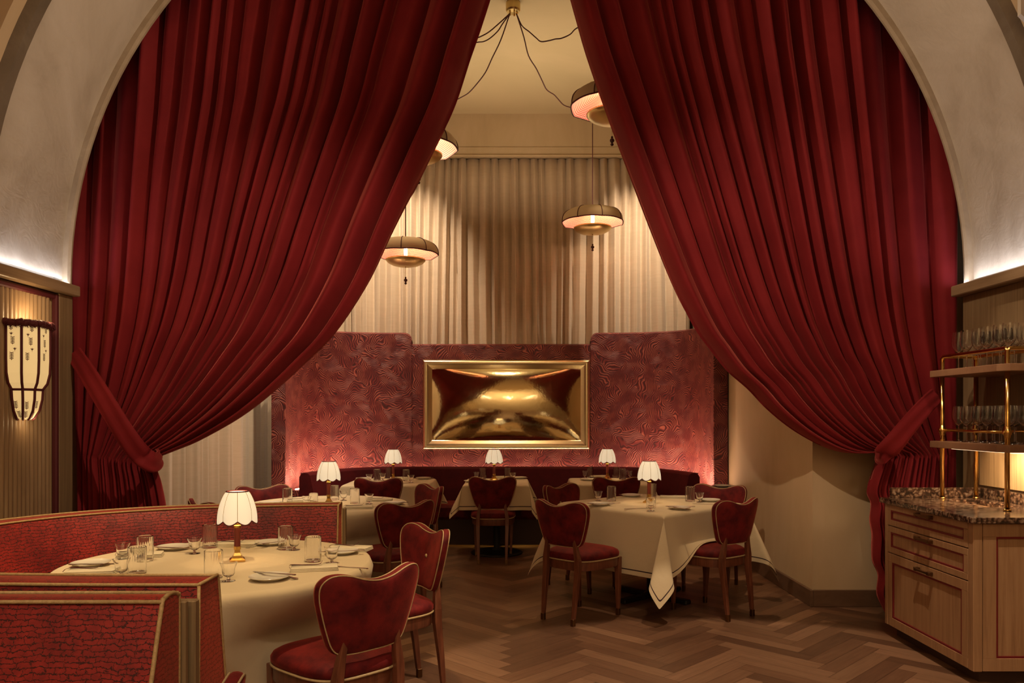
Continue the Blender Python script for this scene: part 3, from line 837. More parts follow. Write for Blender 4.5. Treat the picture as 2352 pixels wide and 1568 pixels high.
def banquette():
    half = [(0.0, 9.20), (0.9, 9.20), (1.35, 9.16), (1.62, 9.04), (1.83, 8.80), (1.97, 8.50), (2.08, 8.14)]
    bp = dedup(cat_rom([Vector((RX-x, y, 0)) for x, y in half[::-1]]+[Vector((RX+x, y, 0)) for x, y in half[1:]], 8))
    root = thing('banquette', 'long dark burgundy velvet banquette curving along the rear velvet screen', 'banquette', (0, 0, 0))
    back = [(0, 0.06), (0, 0.80), (0.02, 0.83), (0.06, 0.845), (0.10, 0.84), (0.125, 0.82), (0.14, 0.76), (0.20, 0.50), (0.24, 0.36), (0.24, 0.06)]
    sweep(bp, back, M['banquette_velvet'], 'backrest', root)
    seat = [(0.19, 0.30), (0.19, 0.44), (0.24, 0.468), (0.40, 0.475), (0.60, 0.46), (0.635, 0.43), (0.635, 0.33), (0.61, 0.30)]
    sweep(bp, seat, M['chair_velvet'], 'seat', root)
    sweep(bp, [(0.0, 0.0), (0.0, 0.30), (0.59, 0.30), (0.59, 0.0)], M['plinth'], 'plinth', root)
    sweep(bp, [(0.591, 0.0), (0.591, 0.022), (0.603, 0.022), (0.603, 0.0)], M['brass'], 'kick_strip', root)
    m = MB(); m.tube(offset_path([Vector((p.x, p.y, 0.838)) for p in bp], 0.022), 0.006, 6); m.build('piping', M['dark_trim'], root)
    # ledge behind it
    lp = dedup([p for p in bp])
    o = sweep(offset_path(lp, -0.30), [(0.0, 0.60), (0.0, 0.66), (0.295, 0.66), (0.295, 0.60)], M['panel_velvet'], 'trim_8'); struct(o)
    m = MB(); pts = [Vector((p.x, p.y, 0.672)) for p in offset_path(lp, -0.045)]; m.tube(pts, 0.007, 6)
    tag(m.build('cove_light', M['cove']), 'thin warm cove light strip hidden between velvet screen and banquette', 'cove light')
    for k in range(0, len(lp)-4, 4):
        a, b = offset_path(lp, -0.05)[k], offset_path(lp, -0.05)[k+4]
        c = (a+b)/2; ln = (b-a).length
        if ln < 0.05: continue
        tt = offset_path(lp, -0.16)[k+2]
        end = abs(c.x-RX) > 1.7
        d = bpy.data.lights.new('area_light', 'AREA'); d.shape = 'RECTANGLE'; d.size = ln; d.size_y = 0.03; d.energy = (13.0 if end else 3.0)*ln/0.35*0.35; d.color = (1.0, 0.60, 0.38)
        lo = bpy.data.objects.new('area_light', d); C.objects.link(lo); lo.location = (c.x, c.y, 0.69)
        z = Vector((tt.x-c.x, tt.y-c.y, 0)).normalized()*0.45+Vector((0, 0, 1)); z = -z.normalized()
        x = (b-a).normalized(); y = z.cross(x); lo.rotation_euler = Matrix((x, y, z)).transposed().to_euler()
banquette()

# ================================================================== CHAIRS
def chair_proto():
    root = thing('dining_chair', 'chair', 'chair', (0, 0, 0), 0, 'red velvet dining chairs')
    # ---- backrest: butterfly outline, padded, curved round the sitter
    half = [(0.0, 0.527), (0.08, 0.526), (0.138, 0.532), (0.170, 0.560), (0.196, 0.625), (0.219, 0.700), (0.234, 0.765), (0.233, 0.812), (0.208, 0.842), (0.170, 0.850), (0.125, 0.843), (0.065, 0.823), (0.0, 0.814)]
    loop = [(x, z) for x, z in half]+[(-x, z) for x, z in half[-2:0:-1]]
    lp = cat_rom([(x, z, 0) for x, z in loop], 4, True); lp = [(p.x, p.y) for p in lp]; n = len(lp)
    cz = 0.69
    def yb(x, z): return -0.225 - (z-0.53)*0.20 + 1.05*x*x
    vs, fs = [], []
    S_ = [0.0, 0.25, 0.5, 0.72, 0.87, 0.95, 0.99]; TH = [0.034, 0.0335, 0.032, 0.030, 0.026, 0.021, 0.012]
    def ring(s, t, sg):
        r = []
        for x, z in lp:
            X, Z = x*s, cz+(z-cz)*s; dim = 0
            if sg > 0: dim = 0.016*math.exp(-((X/0.035)**2+((Z-0.69)/0.035)**2))
            r.append((X, yb(X, Z)+sg*(t-dim), Z))
        return r
    for sg in (1, -1):
        for s_, t in zip(S_[1:], TH[1:]): vs += ring(s_, t, sg)
    c0 = len(vs); vs += [(0, yb(0, cz)+0.034-0.016, cz), (0, yb(0, cz)-0.034, cz)]
    vs_mid = ring(1.0, 0.0, 1); m0 = len(vs); vs += vs_mid
    R = len(S_)-1
    for q in (0, 1):
        b = q*R*n
        for k in range(n):
            l = (k+1) % n
            f = (c0+q, b+l, b+k); fs.append(f if q == 0 else f[::-1])
            for r in range(R-1):
                f = (b+r*n+k, b+r*n+l, b+(r+1)*n+l, b+(r+1)*n+k); fs.append(f if q == 0 else f[::-1])
            f = (b+(R-1)*n+k, b+(R-1)*n+l, m0+l, m0+k); fs.append(f if q == 0 else f[::-1])
    back = mesh_obj('backrest', vs, fs, M['chair_velvet'], root)
    m = MB()
    for sg in (1, -1):
        r = [(x*0.972, 0, cz+(z-cz)*0.972) for x, z in lp]
        m.tube([(x, yb(x, z)+sg*0.0185, z) for x, _, z in r], 0.0030, 6, closed=True)
    m.build('piping', M['piping'], back, True)
    m = MB(); m.lathe([(0.0, 0.0), (0.009, 0.001), (0.012, 0.004), (0.009, 0.008), (0.0, 0.009)], 12)
    b = m.build('button', M['piping'], back, True); b.rotation_euler = (-PI/2, 0, 0); b.location = (0, yb(0, cz)+0.016, cz)
    # ---- seat: domed cushion on a wooden frame
    def outline(a):
        ca, sa = math.cos(a), math.sin(a); e = 2/3.4
        x = abs(ca)**e*(1 if ca > 0 else -1); y = abs(sa)**e*(1 if sa > 0 else -1)
        return x*(0.215+0.020*y), y*0.225
    nk = 48; rings = []
    prof = [(0.985, 0.432), (1.02, 0.445), (1.022, 0.462), (0.985, 0.477), (0.90, 0.488), (0.75, 0.497), (0.5, 0.503), (0.25, 0.506)]
    vs = []; fs = []
    for s_, z in prof: vs += [(outline(2*PI*k/nk)[0]*s_, outline(2*PI*k/nk)[1]*s_+0.005, z) for k in range(nk)]
    for r in range(len(prof)-1):
        for k in range(nk): l = (k+1) % nk; fs.append((r*nk+k, r*nk+l, (r+1)*nk+l, (r+1)*nk+k))
    fs.append(tuple((len(prof)-1)*nk+k for k in range(nk))); fs.append(tuple(range(nk))[::-1])
    seat = mesh_obj('seat', vs, fs, M['chair_velvet'], root)
    m = MB(); m.tube([(outline(2*PI*k/nk)[0]*1.012, outline(2*PI*k/nk)[1]*1.012+0.005, 0.431) for k in range(nk)], 0.0055, 6, closed=True)
    m.build('piping', M['piping'], seat, True)
    vs = []; fs = []
    for s_, z in [(0.90, 0.365), (0.97, 0.365), (0.985, 0.372), (0.985, 0.427), (0.90, 0.427)]: vs += [(outline(2*PI*k/nk)[0]*s_, outline(2*PI*k/nk)[1]*s_+0.005, z) for k in range(nk)]
    for r in range(5):
        for k in range(nk): l = (k+1) % nk; r2 = (r+1) % 5; fs.append((r*nk+k, r*nk+l, r2*nk+l, r2*nk+k))
    ap = mesh_obj('seat_frame', vs, fs, M['chair_wood'], root); autosmooth(ap, 40)
    # ---- legs
    def leg(pts, caps):
        m = MB(); vs = []; fs = []
        for (x, y, z, wx, wy) in pts: vs += [(x-wx, y-wy, z), (x+wx, y-wy, z), (x+wx, y+wy, z), (x-wx, y+wy, z)]
        k = len(pts)
        for i in range(k-1):
            for j in range(4): fs.append((i*4+j, i*4+(j+1) % 4, i*4+4+(j+1) % 4, i*4+4+j))
        fs += [(0, 3, 2, 1), tuple(4*k-4+j for j in range(4))]
        o = mesh_obj('leg', vs, fs, M['chair_wood'], root, False)
        bv = o.modifiers.new('b', 'BEVEL'); bv.width = 0.004; bv.segments = 2
        m = MB(); x, y, z, wx, wy = caps; m.box(x-wx, x+wx, y-wy, y+wy, 0.0, 0.048, 0.002); m.build('foot_cap', M['dark_brass'], o)
    for sx in (-1, 1):
        leg([(sx*0.135, -0.262, 0.045, 0.0125, 0.0125), (sx*0.138, -0.245, 0.20, 0.016, 0.016), (sx*0.142, -0.222, 0.37, 0.019, 0.020), (sx*0.142, -0.222, 0.44, 0.019, 0.020), (sx*0.128, -0.228, 0.53, 0.015, 0.015), (sx*0.118, -0.238, 0.60, 0.012, 0.010)], (sx*0.134, -0.266, 0, 0.0135, 0.0135))
        leg([(sx*0.178, 0.200, 0.045, 0.012, 0.012), (sx*0.182, 0.195, 0.20, 0.017, 0.017), (sx*0.186, 0.188, 0.425, 0.021, 0.021)], (sx*0.177, 0.201, 0, 0.013, 0.013))
    return root
CHAIR = chair_proto()
index_children()
# back centre (x, y) and compass heading of the sitter, 0 = away from the camera, + = towards the right
chairs = [
 (-0.55, 3.05, -45, 'red velvet dining chair nearest the camera, back to us, at the near round table'),
 (-0.46, 4.19, -125, 'red velvet dining chair turned to show its buttoned front, right of the near round table'),
 (-0.735, 5.43, -40, 'red velvet dining chair, back to us, right front of the round table behind the booth'),
 (-0.70, 6.67, -122, 'red velvet dining chair facing left at the far right of the round table behind booth'),
 (-2.12, 6.66, 148, 'red velvet dining chair with only its top showing, far left of round table behind booth'),
 (-2.16, 5.48, 48, 'red velvet chair barely peeking over the booth below the left beige curtain'),
 (-0.19, 7.62, 0, 'dark red velvet dining chair, back square to us, at the middle small banquette table'),
 (-1.28, 7.50, 0, 'dark red velvet dining chair, back to us, at the left banquette table'),
 (1.01, 7.58, 0, 'dark red velvet dining chair, back to us, at the right banquette table'),
 (0.34, 5.47, 43, 'red velvet dining chair in front at the left corner of the large square table'),
 (1.60, 5.58, -36, 'red velvet dining chair in front at the right corner of the large square table'),
 (0.42, 6.75, 132, 'red velvet dining chair at the far left side of the large square table'),
 (1.78, 6.72, -150, 'red velvet dining chair at the far right of the large square table by the wall'),
 (-0.69, 1.63, -78, 'red velvet chair cut off by the bottom edge beside the nearest booth'),
]
for i, (bx, by, h, lab) in enumerate(chairs):
    a = math.radians(h); fx, fy = math.sin(a), math.cos(a)
    loc = (bx+fx*0.235, by+fy*0.235, 0)
    if i == 0: CHAIR.location = loc; CHAIR.rotation_euler = (0, 0, -a); CHAIR['label'] = lab
    else: dup(CHAIR, loc, -a, lab)
chair_seats = [(bx+math.sin(math.radians(h))*0.235, by+math.cos(math.radians(h))*0.235) for bx, by, h, _ in chairs]

# ================================================================== TABLES
TOP = 0.735
def pedestal(root, hx=0.33, cross=False):
    m = MB(); m.lathe([(0.0, 0.69), (0.16, 0.69), (0.16, 0.68), (0.035, 0.66), (0.032, 0.05), (0.06, 0.03)], 20); m.build('column', M['black'], root, True)
    m = MB()
    if cross:
        m.box(-hx, hx, -0.035, 0.035, 0, 0.035, 0.008); m.box(-0.035, 0.035, -hx, hx, 0, 0.0349, 0.008)
    else: m.lathe([(0.0, 0.0), (0.27, 0.0), (0.275, 0.01), (0.25, 0.022), (0.07, 0.035), (0.0, 0.036)], 32)
    m.build('base', M['black'], root, not cross)
def round_table(cx, cy, R, drop, label, cl_label, seats, seed):
    root = thing('round_table', label, 'table', (cx, cy, 0)); pedestal(root)
    m = MB(); m.lathe([(0.0, 0.69), (R-0.02, 0.69), (R-0.005, 0.70), (R-0.005, TOP-0.006), (0.0, TOP-0.006)], 48); m.build('tabletop', M['oak_dark'], root)
    rng = random.Random(seed); nt = 240; rs = [0, .2, .4, .6, .75, .86, .93, .97, 0.99, 1.0]
    rows = []; uv = []
    ph = [rng.random()*6.28 for _ in range(5)]
    for s in rs:
        rows.append([(R*s*math.cos(2*PI*k/nt), R*s*math.sin(2*PI*k/nt), 0.75) for k in range(nt)]); uv.append([(drop+R*(1-s), 0)]*nt)
    for j in range(1, 26):
        t = j/25; d = drop*t; row = []
        for k in range(nt):
            a = 2*PI*k/nt
            fold = math.sin(9*a+ph[0]+0.4*math.sin(3*a+ph[1]))+0.5*math.sin(15*a+ph[2])+0.3*math.sin(5*a+ph[3])
            f = abs(fold)**1.0*(1 if fold > 0 else -1)
            r = R+0.012+0.010*min(1, d/0.03)+t**0.8*0.042*f-0.012*t
            for sx, sy in seats:
                da = math.atan2(sy-cy, sx-cx)-a; da = (da+PI) % (2*PI)-PI
                dist = math.hypot(sx-cx, sy-cy)-0.27
                if dist < R+0.05:
                    wgt = math.exp(-(abs(da)/(0.34/R))**4)*min(1, d/0.22)**1.5
                    r = r+(min(r, dist-0.015)-r)*wgt
            z = 0.75-0.004*min(1, j/2)-d
            row.append((r*math.cos(a), r*math.sin(a), z))
        rows.append(row); uv.append([(drop-d, 0)]*nt)
    o = grid_obj('tablecloth', np.array(rows), M['linen'], uv=uv, close_u=True); o.location = (cx, cy, 0)
    tag(o, cl_label, 'tablecloth')
def square_table(cx, cy, wx, wy, rz, drop, label, cl_label, seed, cross=False, lifts=()):
    root = thing('square_table', label, 'table', (cx, cy, 0), rz); pedestal(root, 0.36, cross)
    m = MB(); m.box(-wx/2+0.01, wx/2-0.01, -wy/2+0.01, wy/2-0.01, 0.69, TOP-0.004, 0.004); m.build('tabletop', M['oak_dark'], root)
    rng = random.Random(seed); hx, hy = wx/2, wy/2
    def axis(h):
        inn = [-h*(1-i/6) for i in range(6)]; inn = inn+[0]+[-x for x in inn[::-1]]
        out = [h+drop*(i/22) for i in range(1, 23)]
        return [-x for x in out[::-1]]+inn+out
    Ax, Ay = axis(hx), axis(hy); ph = [rng.random()*6.28 for _ in range(8)]
    rows = []; uvs = []
    for b in Ay:
        row = []; ur = []
        for a in Ax:
            ex, ey = max(0, abs(a)-hx), max(0, abs(b)-hy); sx = 1 if a > 0 else -1; sy = 1 if b > 0 else -1
            qi = (0 if sx < 0 else 1)+(0 if sy < 0 else 2)
            if ex == 0 and ey == 0: p = Vector((a, b, 0.75))
            elif ex == 0 or ey == 0:
                d = ex+ey; t = d/drop
                along = b if ex > 0 else a; hh = hy if ex > 0 else hx
                side = (1 if sx > 0 else 2) if ex > 0 else (3 if sy > 0 else 4)
                edge = 1-(abs(along)/hh)**4
                wv = (0.020*math.sin(along*7/hh*0.6+ph[side])+0.012*math.sin(along*13/hh*0.6+ph[side-1]))*t*edge
                out = 0.012+0.03*t+wv
                z = 0.75-d
                for (ls, la, lw, lz) in lifts:
                    if ls == side:
                        g = math.exp(-((along-la)/lw)**4)
                        q = max(0, d-lz); z += (max(0.75-d, 0.75-lz-0.02*q)-(0.75-d))*g; out += q*0.30*g
                p = Vector((sx*(hx+out), b, z)) if ex > 0 else Vector((a, sy*(hy+out), z))
            else:
                r = math.hypot(ex, ey); ph_ = math.atan2(ey, ex); t = min(1, r/drop)
                s2 = math.sin(2*ph_); s4 = math.sin(4*ph_)
                hz = r*0.33*s2**0.8; lat = r*0.20*s4+0.10*r*s2*(1 if qi in (1, 2) else -1)
                out = 0.012+0.03*min(1, r/drop)
                dg = Vector((sx, sy, 0))/math.sqrt(2); pr = Vector((-sx, sy, 0))/math.sqrt(2)
                base = Vector((sx*(hx+out*math.cos(ph_)**1.0), sy*(hy+out*math.sin(ph_)**1.0), 0))
                p = base+dg*hz+pr*lat; p.z = 0.75-math.sqrt(max(0, r*r-hz*hz-lat*lat*0.6))
            row.append(tuple(p)); ur.append((min(hx+drop-abs(a), hy+drop-abs(b)), 0))
        rows.append(row); uvs.append(ur)
    o = grid_obj('tablecloth', np.array(rows), M['linen'], uv=uvs); o.location = (cx, cy, 0); o.rotation_euler = (0, 0, rz)
    sd = o.modifiers.new('smooth', 'SUBSURF'); sd.levels = 1; sd.render_levels = 1
    tag(o, cl_label, 'tablecloth')
T1 = (-1.37, 3.67); T2 = (-1.45, 6.15)
round_table(T1[0], T1[1], 0.695, 0.60, 'round dining table inside the near red booth, hidden under its cloth', 'cream linen cloth on the near round table in the red booth', [chair_seats[0], chair_seats[1]], 3)
round_table(T2[0], T2[1], 0.62, 0.60, 'round dining table behind the booth, hidden under its cloth', 'cream linen cloth on the round table behind the near booth', [chair_seats[i] for i in (2, 3, 4, 5)], 5)
square_table(-1.27, 8.22, 0.84, 0.84, 0, 0.30, 'square table at the left end of the banquette', 'cream linen cloth on the left square banquette table', 7)
square_table(-0.16, 8.22, 0.64, 0.80, 0, 0.25, 'small narrow table at the middle of the banquette', 'cream linen cloth with dark hem line on the middle banquette table', 8)
square_table(1.03, 8.30, 0.78, 0.80, 0, 0.30, 'square table at the right end of the banquette', 'cream linen cloth on the right square banquette table', 9)
square_table(1.105, 6.235, 1.03, 1.03, math.radians(42), 0.46, 'large square table turned cornerwise on the right with crossed iron base', 'cream linen cloth with a long front corner on the large square table', 10, True, lifts=[(4, -0.07, 0.30, 0.225)])

# ================================================================== TABLE LAMPS
def lamp_proto():
    root = thing('table_lamp', 'lamp', 'lamp', (0, 0, 0), 0, 'scalloped table lamps')
    m = MB(); vs = []; fs = []
    pr = [(0.041, 0.0), (0.042, 0.005), (0.041, 0.009), (0.030, 0.016), (0.021, 0.027), (0.0155, 0.040), (0.0145, 0.055)]
    for r, z in pr:
        vs += [(r*math.cos(PI/4+i*PI/2)*1.2, r*math.sin(PI/4+i*PI/2)*1.2, z) for i in range(4)]
    for i in range(len(pr)-1):
        for j in range(4): fs.append((i*4+j, i*4+(j+1) % 4, i*4+4+(j+1) % 4, i*4+4+j))
    fs.append((0, 3, 2, 1)); m.add(vs, fs)
    m.lathe([(0.0, 0.055), (0.0165, 0.055), (0.0165, 0.070), (0.0, 0.070)], 20); m.build('base', M['brass'], root)
    m = MB(); m.lathe([(0.0, 0.068), (0.0145, 0.068), (0.0145, 0.160), (0.0, 0.160)], 20); m.build('stem', M['leather'], root, False)
    m = MB(); m.lathe([(0.0, 0.158), (0.017, 0.158), (0.0175, 0.168), (0.015, 0.172), (0.021, 0.200), (0.023, 0.206), (0.0, 0.206)], 20); m.build('collar', M['brass'], root, False)
    # shade: eight pulled panels with a scalloped hem
    n = 96; rows = []; nr = 12
    for i in range(nr+1):
        t = i/nr; row = []
        for k in range(n):
            a = 2*PI*k/n; q = (k % 12)/12
            r = 0.050+0.044*math.sin(PI/2*t)**0.8
            panel = 1-0.055*t*(1-abs(math.sin(PI*q)))-0.0
            flare = 1.0
            z = 0.330-0.135*t-0.017*abs(math.sin(PI*q))*t**3
            row.append((r*panel*flare*math.cos(a), r*panel*flare*math.sin(a), z))
        rows.append(row)
    sh = grid_obj('lamp_shade', np.array(rows), M['shade'], root, close_u=True)
    m = MB(); m.tube([tuple(Vector(p)*1.0) for p in rows[-1]], 0.0032, 6, closed=True); m.build('hem_trim', M['dark_trim'], sh, True)
    m = MB(); m.tube(rows[0], 0.0032, 6, closed=True); m.build('top_trim', M['dark_trim'], sh, True)
    m = MB()
    for q in range(8): m.tube([tuple(Vector((rows[i][q*12][0]*1.006, rows[i][q*12][1]*1.006, rows[i][q*12][2]))) for i in range(nr+1)], 0.0011, 4)
    sm = m.build('seams', M['gold_piping'], sh, True); sm.name = 'seam_cord'; sm['kind'] = 'stuff'
    m = MB(); m.lathe([(0.0, 0.206), (0.009, 0.212), (0.018, 0.240), (0.016, 0.262), (0.0, 0.274)], 14); m.build('bulb', M['bulb'], root, True)
    return root
LAMP = lamp_proto(); index_children()
lamps = [(545, 1290, 3.72, 'glowing scalloped table lamp on the near round table in the red booth', 1.0, 1.0),
         (755, 1157, 6.15, 'glowing scalloped table lamp on the round table behind the booth', 1.0, 1.0),
         (903, 1103, 8.35, 'glowing scalloped table lamp on the left banquette table', 1.0, 1.0),
         (1135, 1102, 8.35, 'glowing scalloped table lamp on the middle banquette table below the gold mirror', 1.0, 1.0),
         (1395, 1100, 8.45, 'glowing scalloped table lamp on the right banquette table', 1.0, 1.0),
         (1491, 1156, 6.20, 'glowing scalloped table lamp on the large square table', 1.0, 1.0)]
for i, (px, py, Y, lab, sc, pw) in enumerate(lamps):
    x = (px-CX)*Y/F; loc = (x, Y, 0.7505); rz = 0.35 if i == 0 else 0.15*i
    if i == 0: LAMP.location = loc; LAMP.rotation_euler = (0, 0, rz); LAMP['label'] = lab
    else: dup(LAMP, loc, rz, lab)
    point((x, Y, 0.75+0.292), pw, 0.012, (1.0, 0.68, 0.36))

# ================================================================== TABLEWARE
def tumbler():
    m = MB(); r = 0.0375; h = 0.118; n = 72
    rib = lambda a, i: 1+0.016*math.cos(36*a) if i in (1, 2) else 1
    m.lathe([(0.0, 0.0), (r*0.985, 0.001), (r, 0.006), (r, h-0.004), (r-0.0008, h), (r-0.0022, h-0.002), (r-0.0022, 0.010), (0.0, 0.008)], n, mod=lambda a, i: 1+0.018*math.cos(24*a) if i in (2, 3) else 1)
    return m
def short_tumbler():
    m = MB(); r = 0.035; h = 0.075
    m.lathe([(0.0, 0.0), (r*0.985, 0.001), (r, 0.006), (r, h-0.004), (r-0.0008, h), (r-0.0022, h-0.002), (r-0.0022, 0.010), (0.0, 0.008)], 72, mod=lambda a, i: 1+0.018*math.cos(24*a) if i in (2, 3) else 1)
    return m
def footed():
    m = MB()
    m.lathe([(0.0, 0.0), (0.026, 0.0), (0.027, 0.002), (0.010, 0.005), (0.006, 0.010), (0.007, 0.016), (0.020, 0.024), (0.025, 0.034), (0.027, 0.055), (0.036, 0.078), (0.0345, 0.0785), (0.0255, 0.056), (0.0235, 0.036), (0.018, 0.027), (0.0, 0.021)], 36)
    return m
def plate():
    m = MB(); m.lathe([(0.0, 0.004), (0.045, 0.004), (0.047, 0.0), (0.050, 0.0), (0.052, 0.005), (0.078, 0.0125), (0.084, 0.017), (0.083, 0.019), (0.076, 0.0165), (0.055, 0.009), (0.0, 0.0085)], 48)
    return m
def napkin_proto():
    root = thing('napkin', 'n', 'napkin', (0, 0, 0), 0, 'folded linen napkins')
    vs = []; fs = []; nx, ny = 14, 8
    m = MB()
    for lay, (z0, sc) in enumerate(((0.0, 1.0), (0.0062, 0.985), (0.0124, 0.97))):
        m.box(-0.105*sc, 0.105*sc, -0.048*sc, 0.048*sc, z0, z0+0.0058, 0.0027)
    m.build('cloth', M['linen_napkin'], root, True)
    m = MB()
    pts = cat_rom([(-0.103, -0.045, 0.0195), (-0.108, 0.0, 0.022), (-0.098, 0.040, 0.021), (-0.04, 0.020, 0.0215), (0.02, -0.002, 0.026), (0.036, 0.016, 0.038)], 6)
    vs = []; 
    for p in pts: vs += [(p.x, p.y-0.0045, p.z), (p.x, p.y+0.0045, p.z-0.0004), (p.x, p.y+0.0045, p.z-0.002), (p.x, p.y-0.0045, p.z-0.002)]
    fs = []
    for i in range(len(pts)-1):
        for j in range(4): fs.append((i*4+j, i*4+(j+1) % 4, i*4+4+(j+1) % 4, i*4+4+j))
    m.add(vs, fs); m.build('hem_trim', M['dark_trim'], root, True)
    return root
def knife():
    m = MB(); o = [(-0.105, 0.004), (-0.102, 0.009), (-0.06, 0.010), (-0.02, 0.0075), (0.0, 0.0045), (0.02, 0.0045), (0.085, 0.0075), (0.105, 0.008), (0.110, 0.0), (0.105, -0.008), (0.085, -0.0075), (0.02, -0.0045), (-0.04, -0.004), (-0.09, -0.004)]
    m.prism(o, 0.0, 0.0028, 'z'); return m
def fork():
    m = MB(); o = [(-0.045, 0.011), (-0.035, 0.0115), (-0.02, 0.009), (0.0, 0.0035), (0.06, 0.004), (0.085, 0.008), (0.095, 0.006), (0.098, 0), (0.095, -0.006), (0.085, -0.008), (0.06, -0.004), (0.0, -0.0035), (-0.02, -0.009), (-0.035, -0.0115), (-0.045, -0.011)]
    m.prism(o, 0.0, 0.0022, 'z')
    for k in range(4):
        y = -0.0095+k*0.00633
        m.tube([(-0.044, y, 0.001), (-0.065, y, 0.0035), (-0.088, y*0.95, 0.001)], [0.0016, 0.0014, 0.0007], 5)
    return m
proto_mesh = {}
def single(kind, name, mk, mat, smooth):
    o = mk().build(name, M[mat], None, smooth)
    if smooth: autosmooth(o, 30)
    proto_mesh[kind] = o.data; bpy.data.objects.remove(o)
single('tall', 'ribbed_tumbler', tumbler, 'glass', True); single('short', 'low_tumbler', short_tumbler, 'glass', True)
single('foot', 'footed_glass', footed, 'glass', True); single('plate', 'side_plate', plate, 'ceramic', True)
single('knife', 'butter_knife', knife, 'silver', False); single('fork', 'dinner_fork', fork, 'silver', False)
NAP = napkin_proto(); index_children(); nap_used = [False]
INFO = {'tall': ('ribbed_tumbler', 'glass', 'tall ribbed glass tumbler', 'ribbed tumblers on the tables'),
        'short': ('low_tumbler', 'glass', 'low ribbed glass tumbler', 'low tumblers on the tables'),
        'foot': ('footed_glass', 'glass', 'small footed glass', 'small footed glasses on the tables'),
        'plate': ('side_plate', 'plate', 'white side plate', 'side plates on the tables'),
        'nap': ('napkin', 'napkin', 'folded cream napkin', 'folded linen napkins'),
        'knife': ('butter_knife', 'knife', 'steel knife', 'steel knives on the tables'),
        'fork': ('dinner_fork', 'fork', 'steel fork', 'steel forks on the tables')}
TN = {1: 'on the near round table', 2: 'on the round table behind the booth', 3: 'on the left banquette table', 4: 'on the middle banquette table', 5: 'on the right banquette table', 6: 'on the large square table'}
def put(kind, px, py, tab, where, rz=0.0, dz=0.0, tilt=0.0):
    zt = 0.7505+dz
    Y = F*(EYE-zt)/(py-CY); X = (px-CX)*Y/F
    name, cat, base, grp = INFO[kind]; lab = '%s %s, %s' % (base, TN[tab], where)
    if kind == 'nap':
        if not nap_used[0]: NAP.location = (X, Y, zt); NAP.rotation_euler = (0, 0, rz); NAP['label'] = lab; nap_used[0] = True
        else: dup(NAP, (X, Y, zt), rz, lab)
        return
    o = bpy.data.objects.new(name, proto_mesh[kind]); C.objects.link(o); o.location = (X, Y, zt); o.rotation_euler = (0, tilt, rz); tag(o, lab, cat, grp)
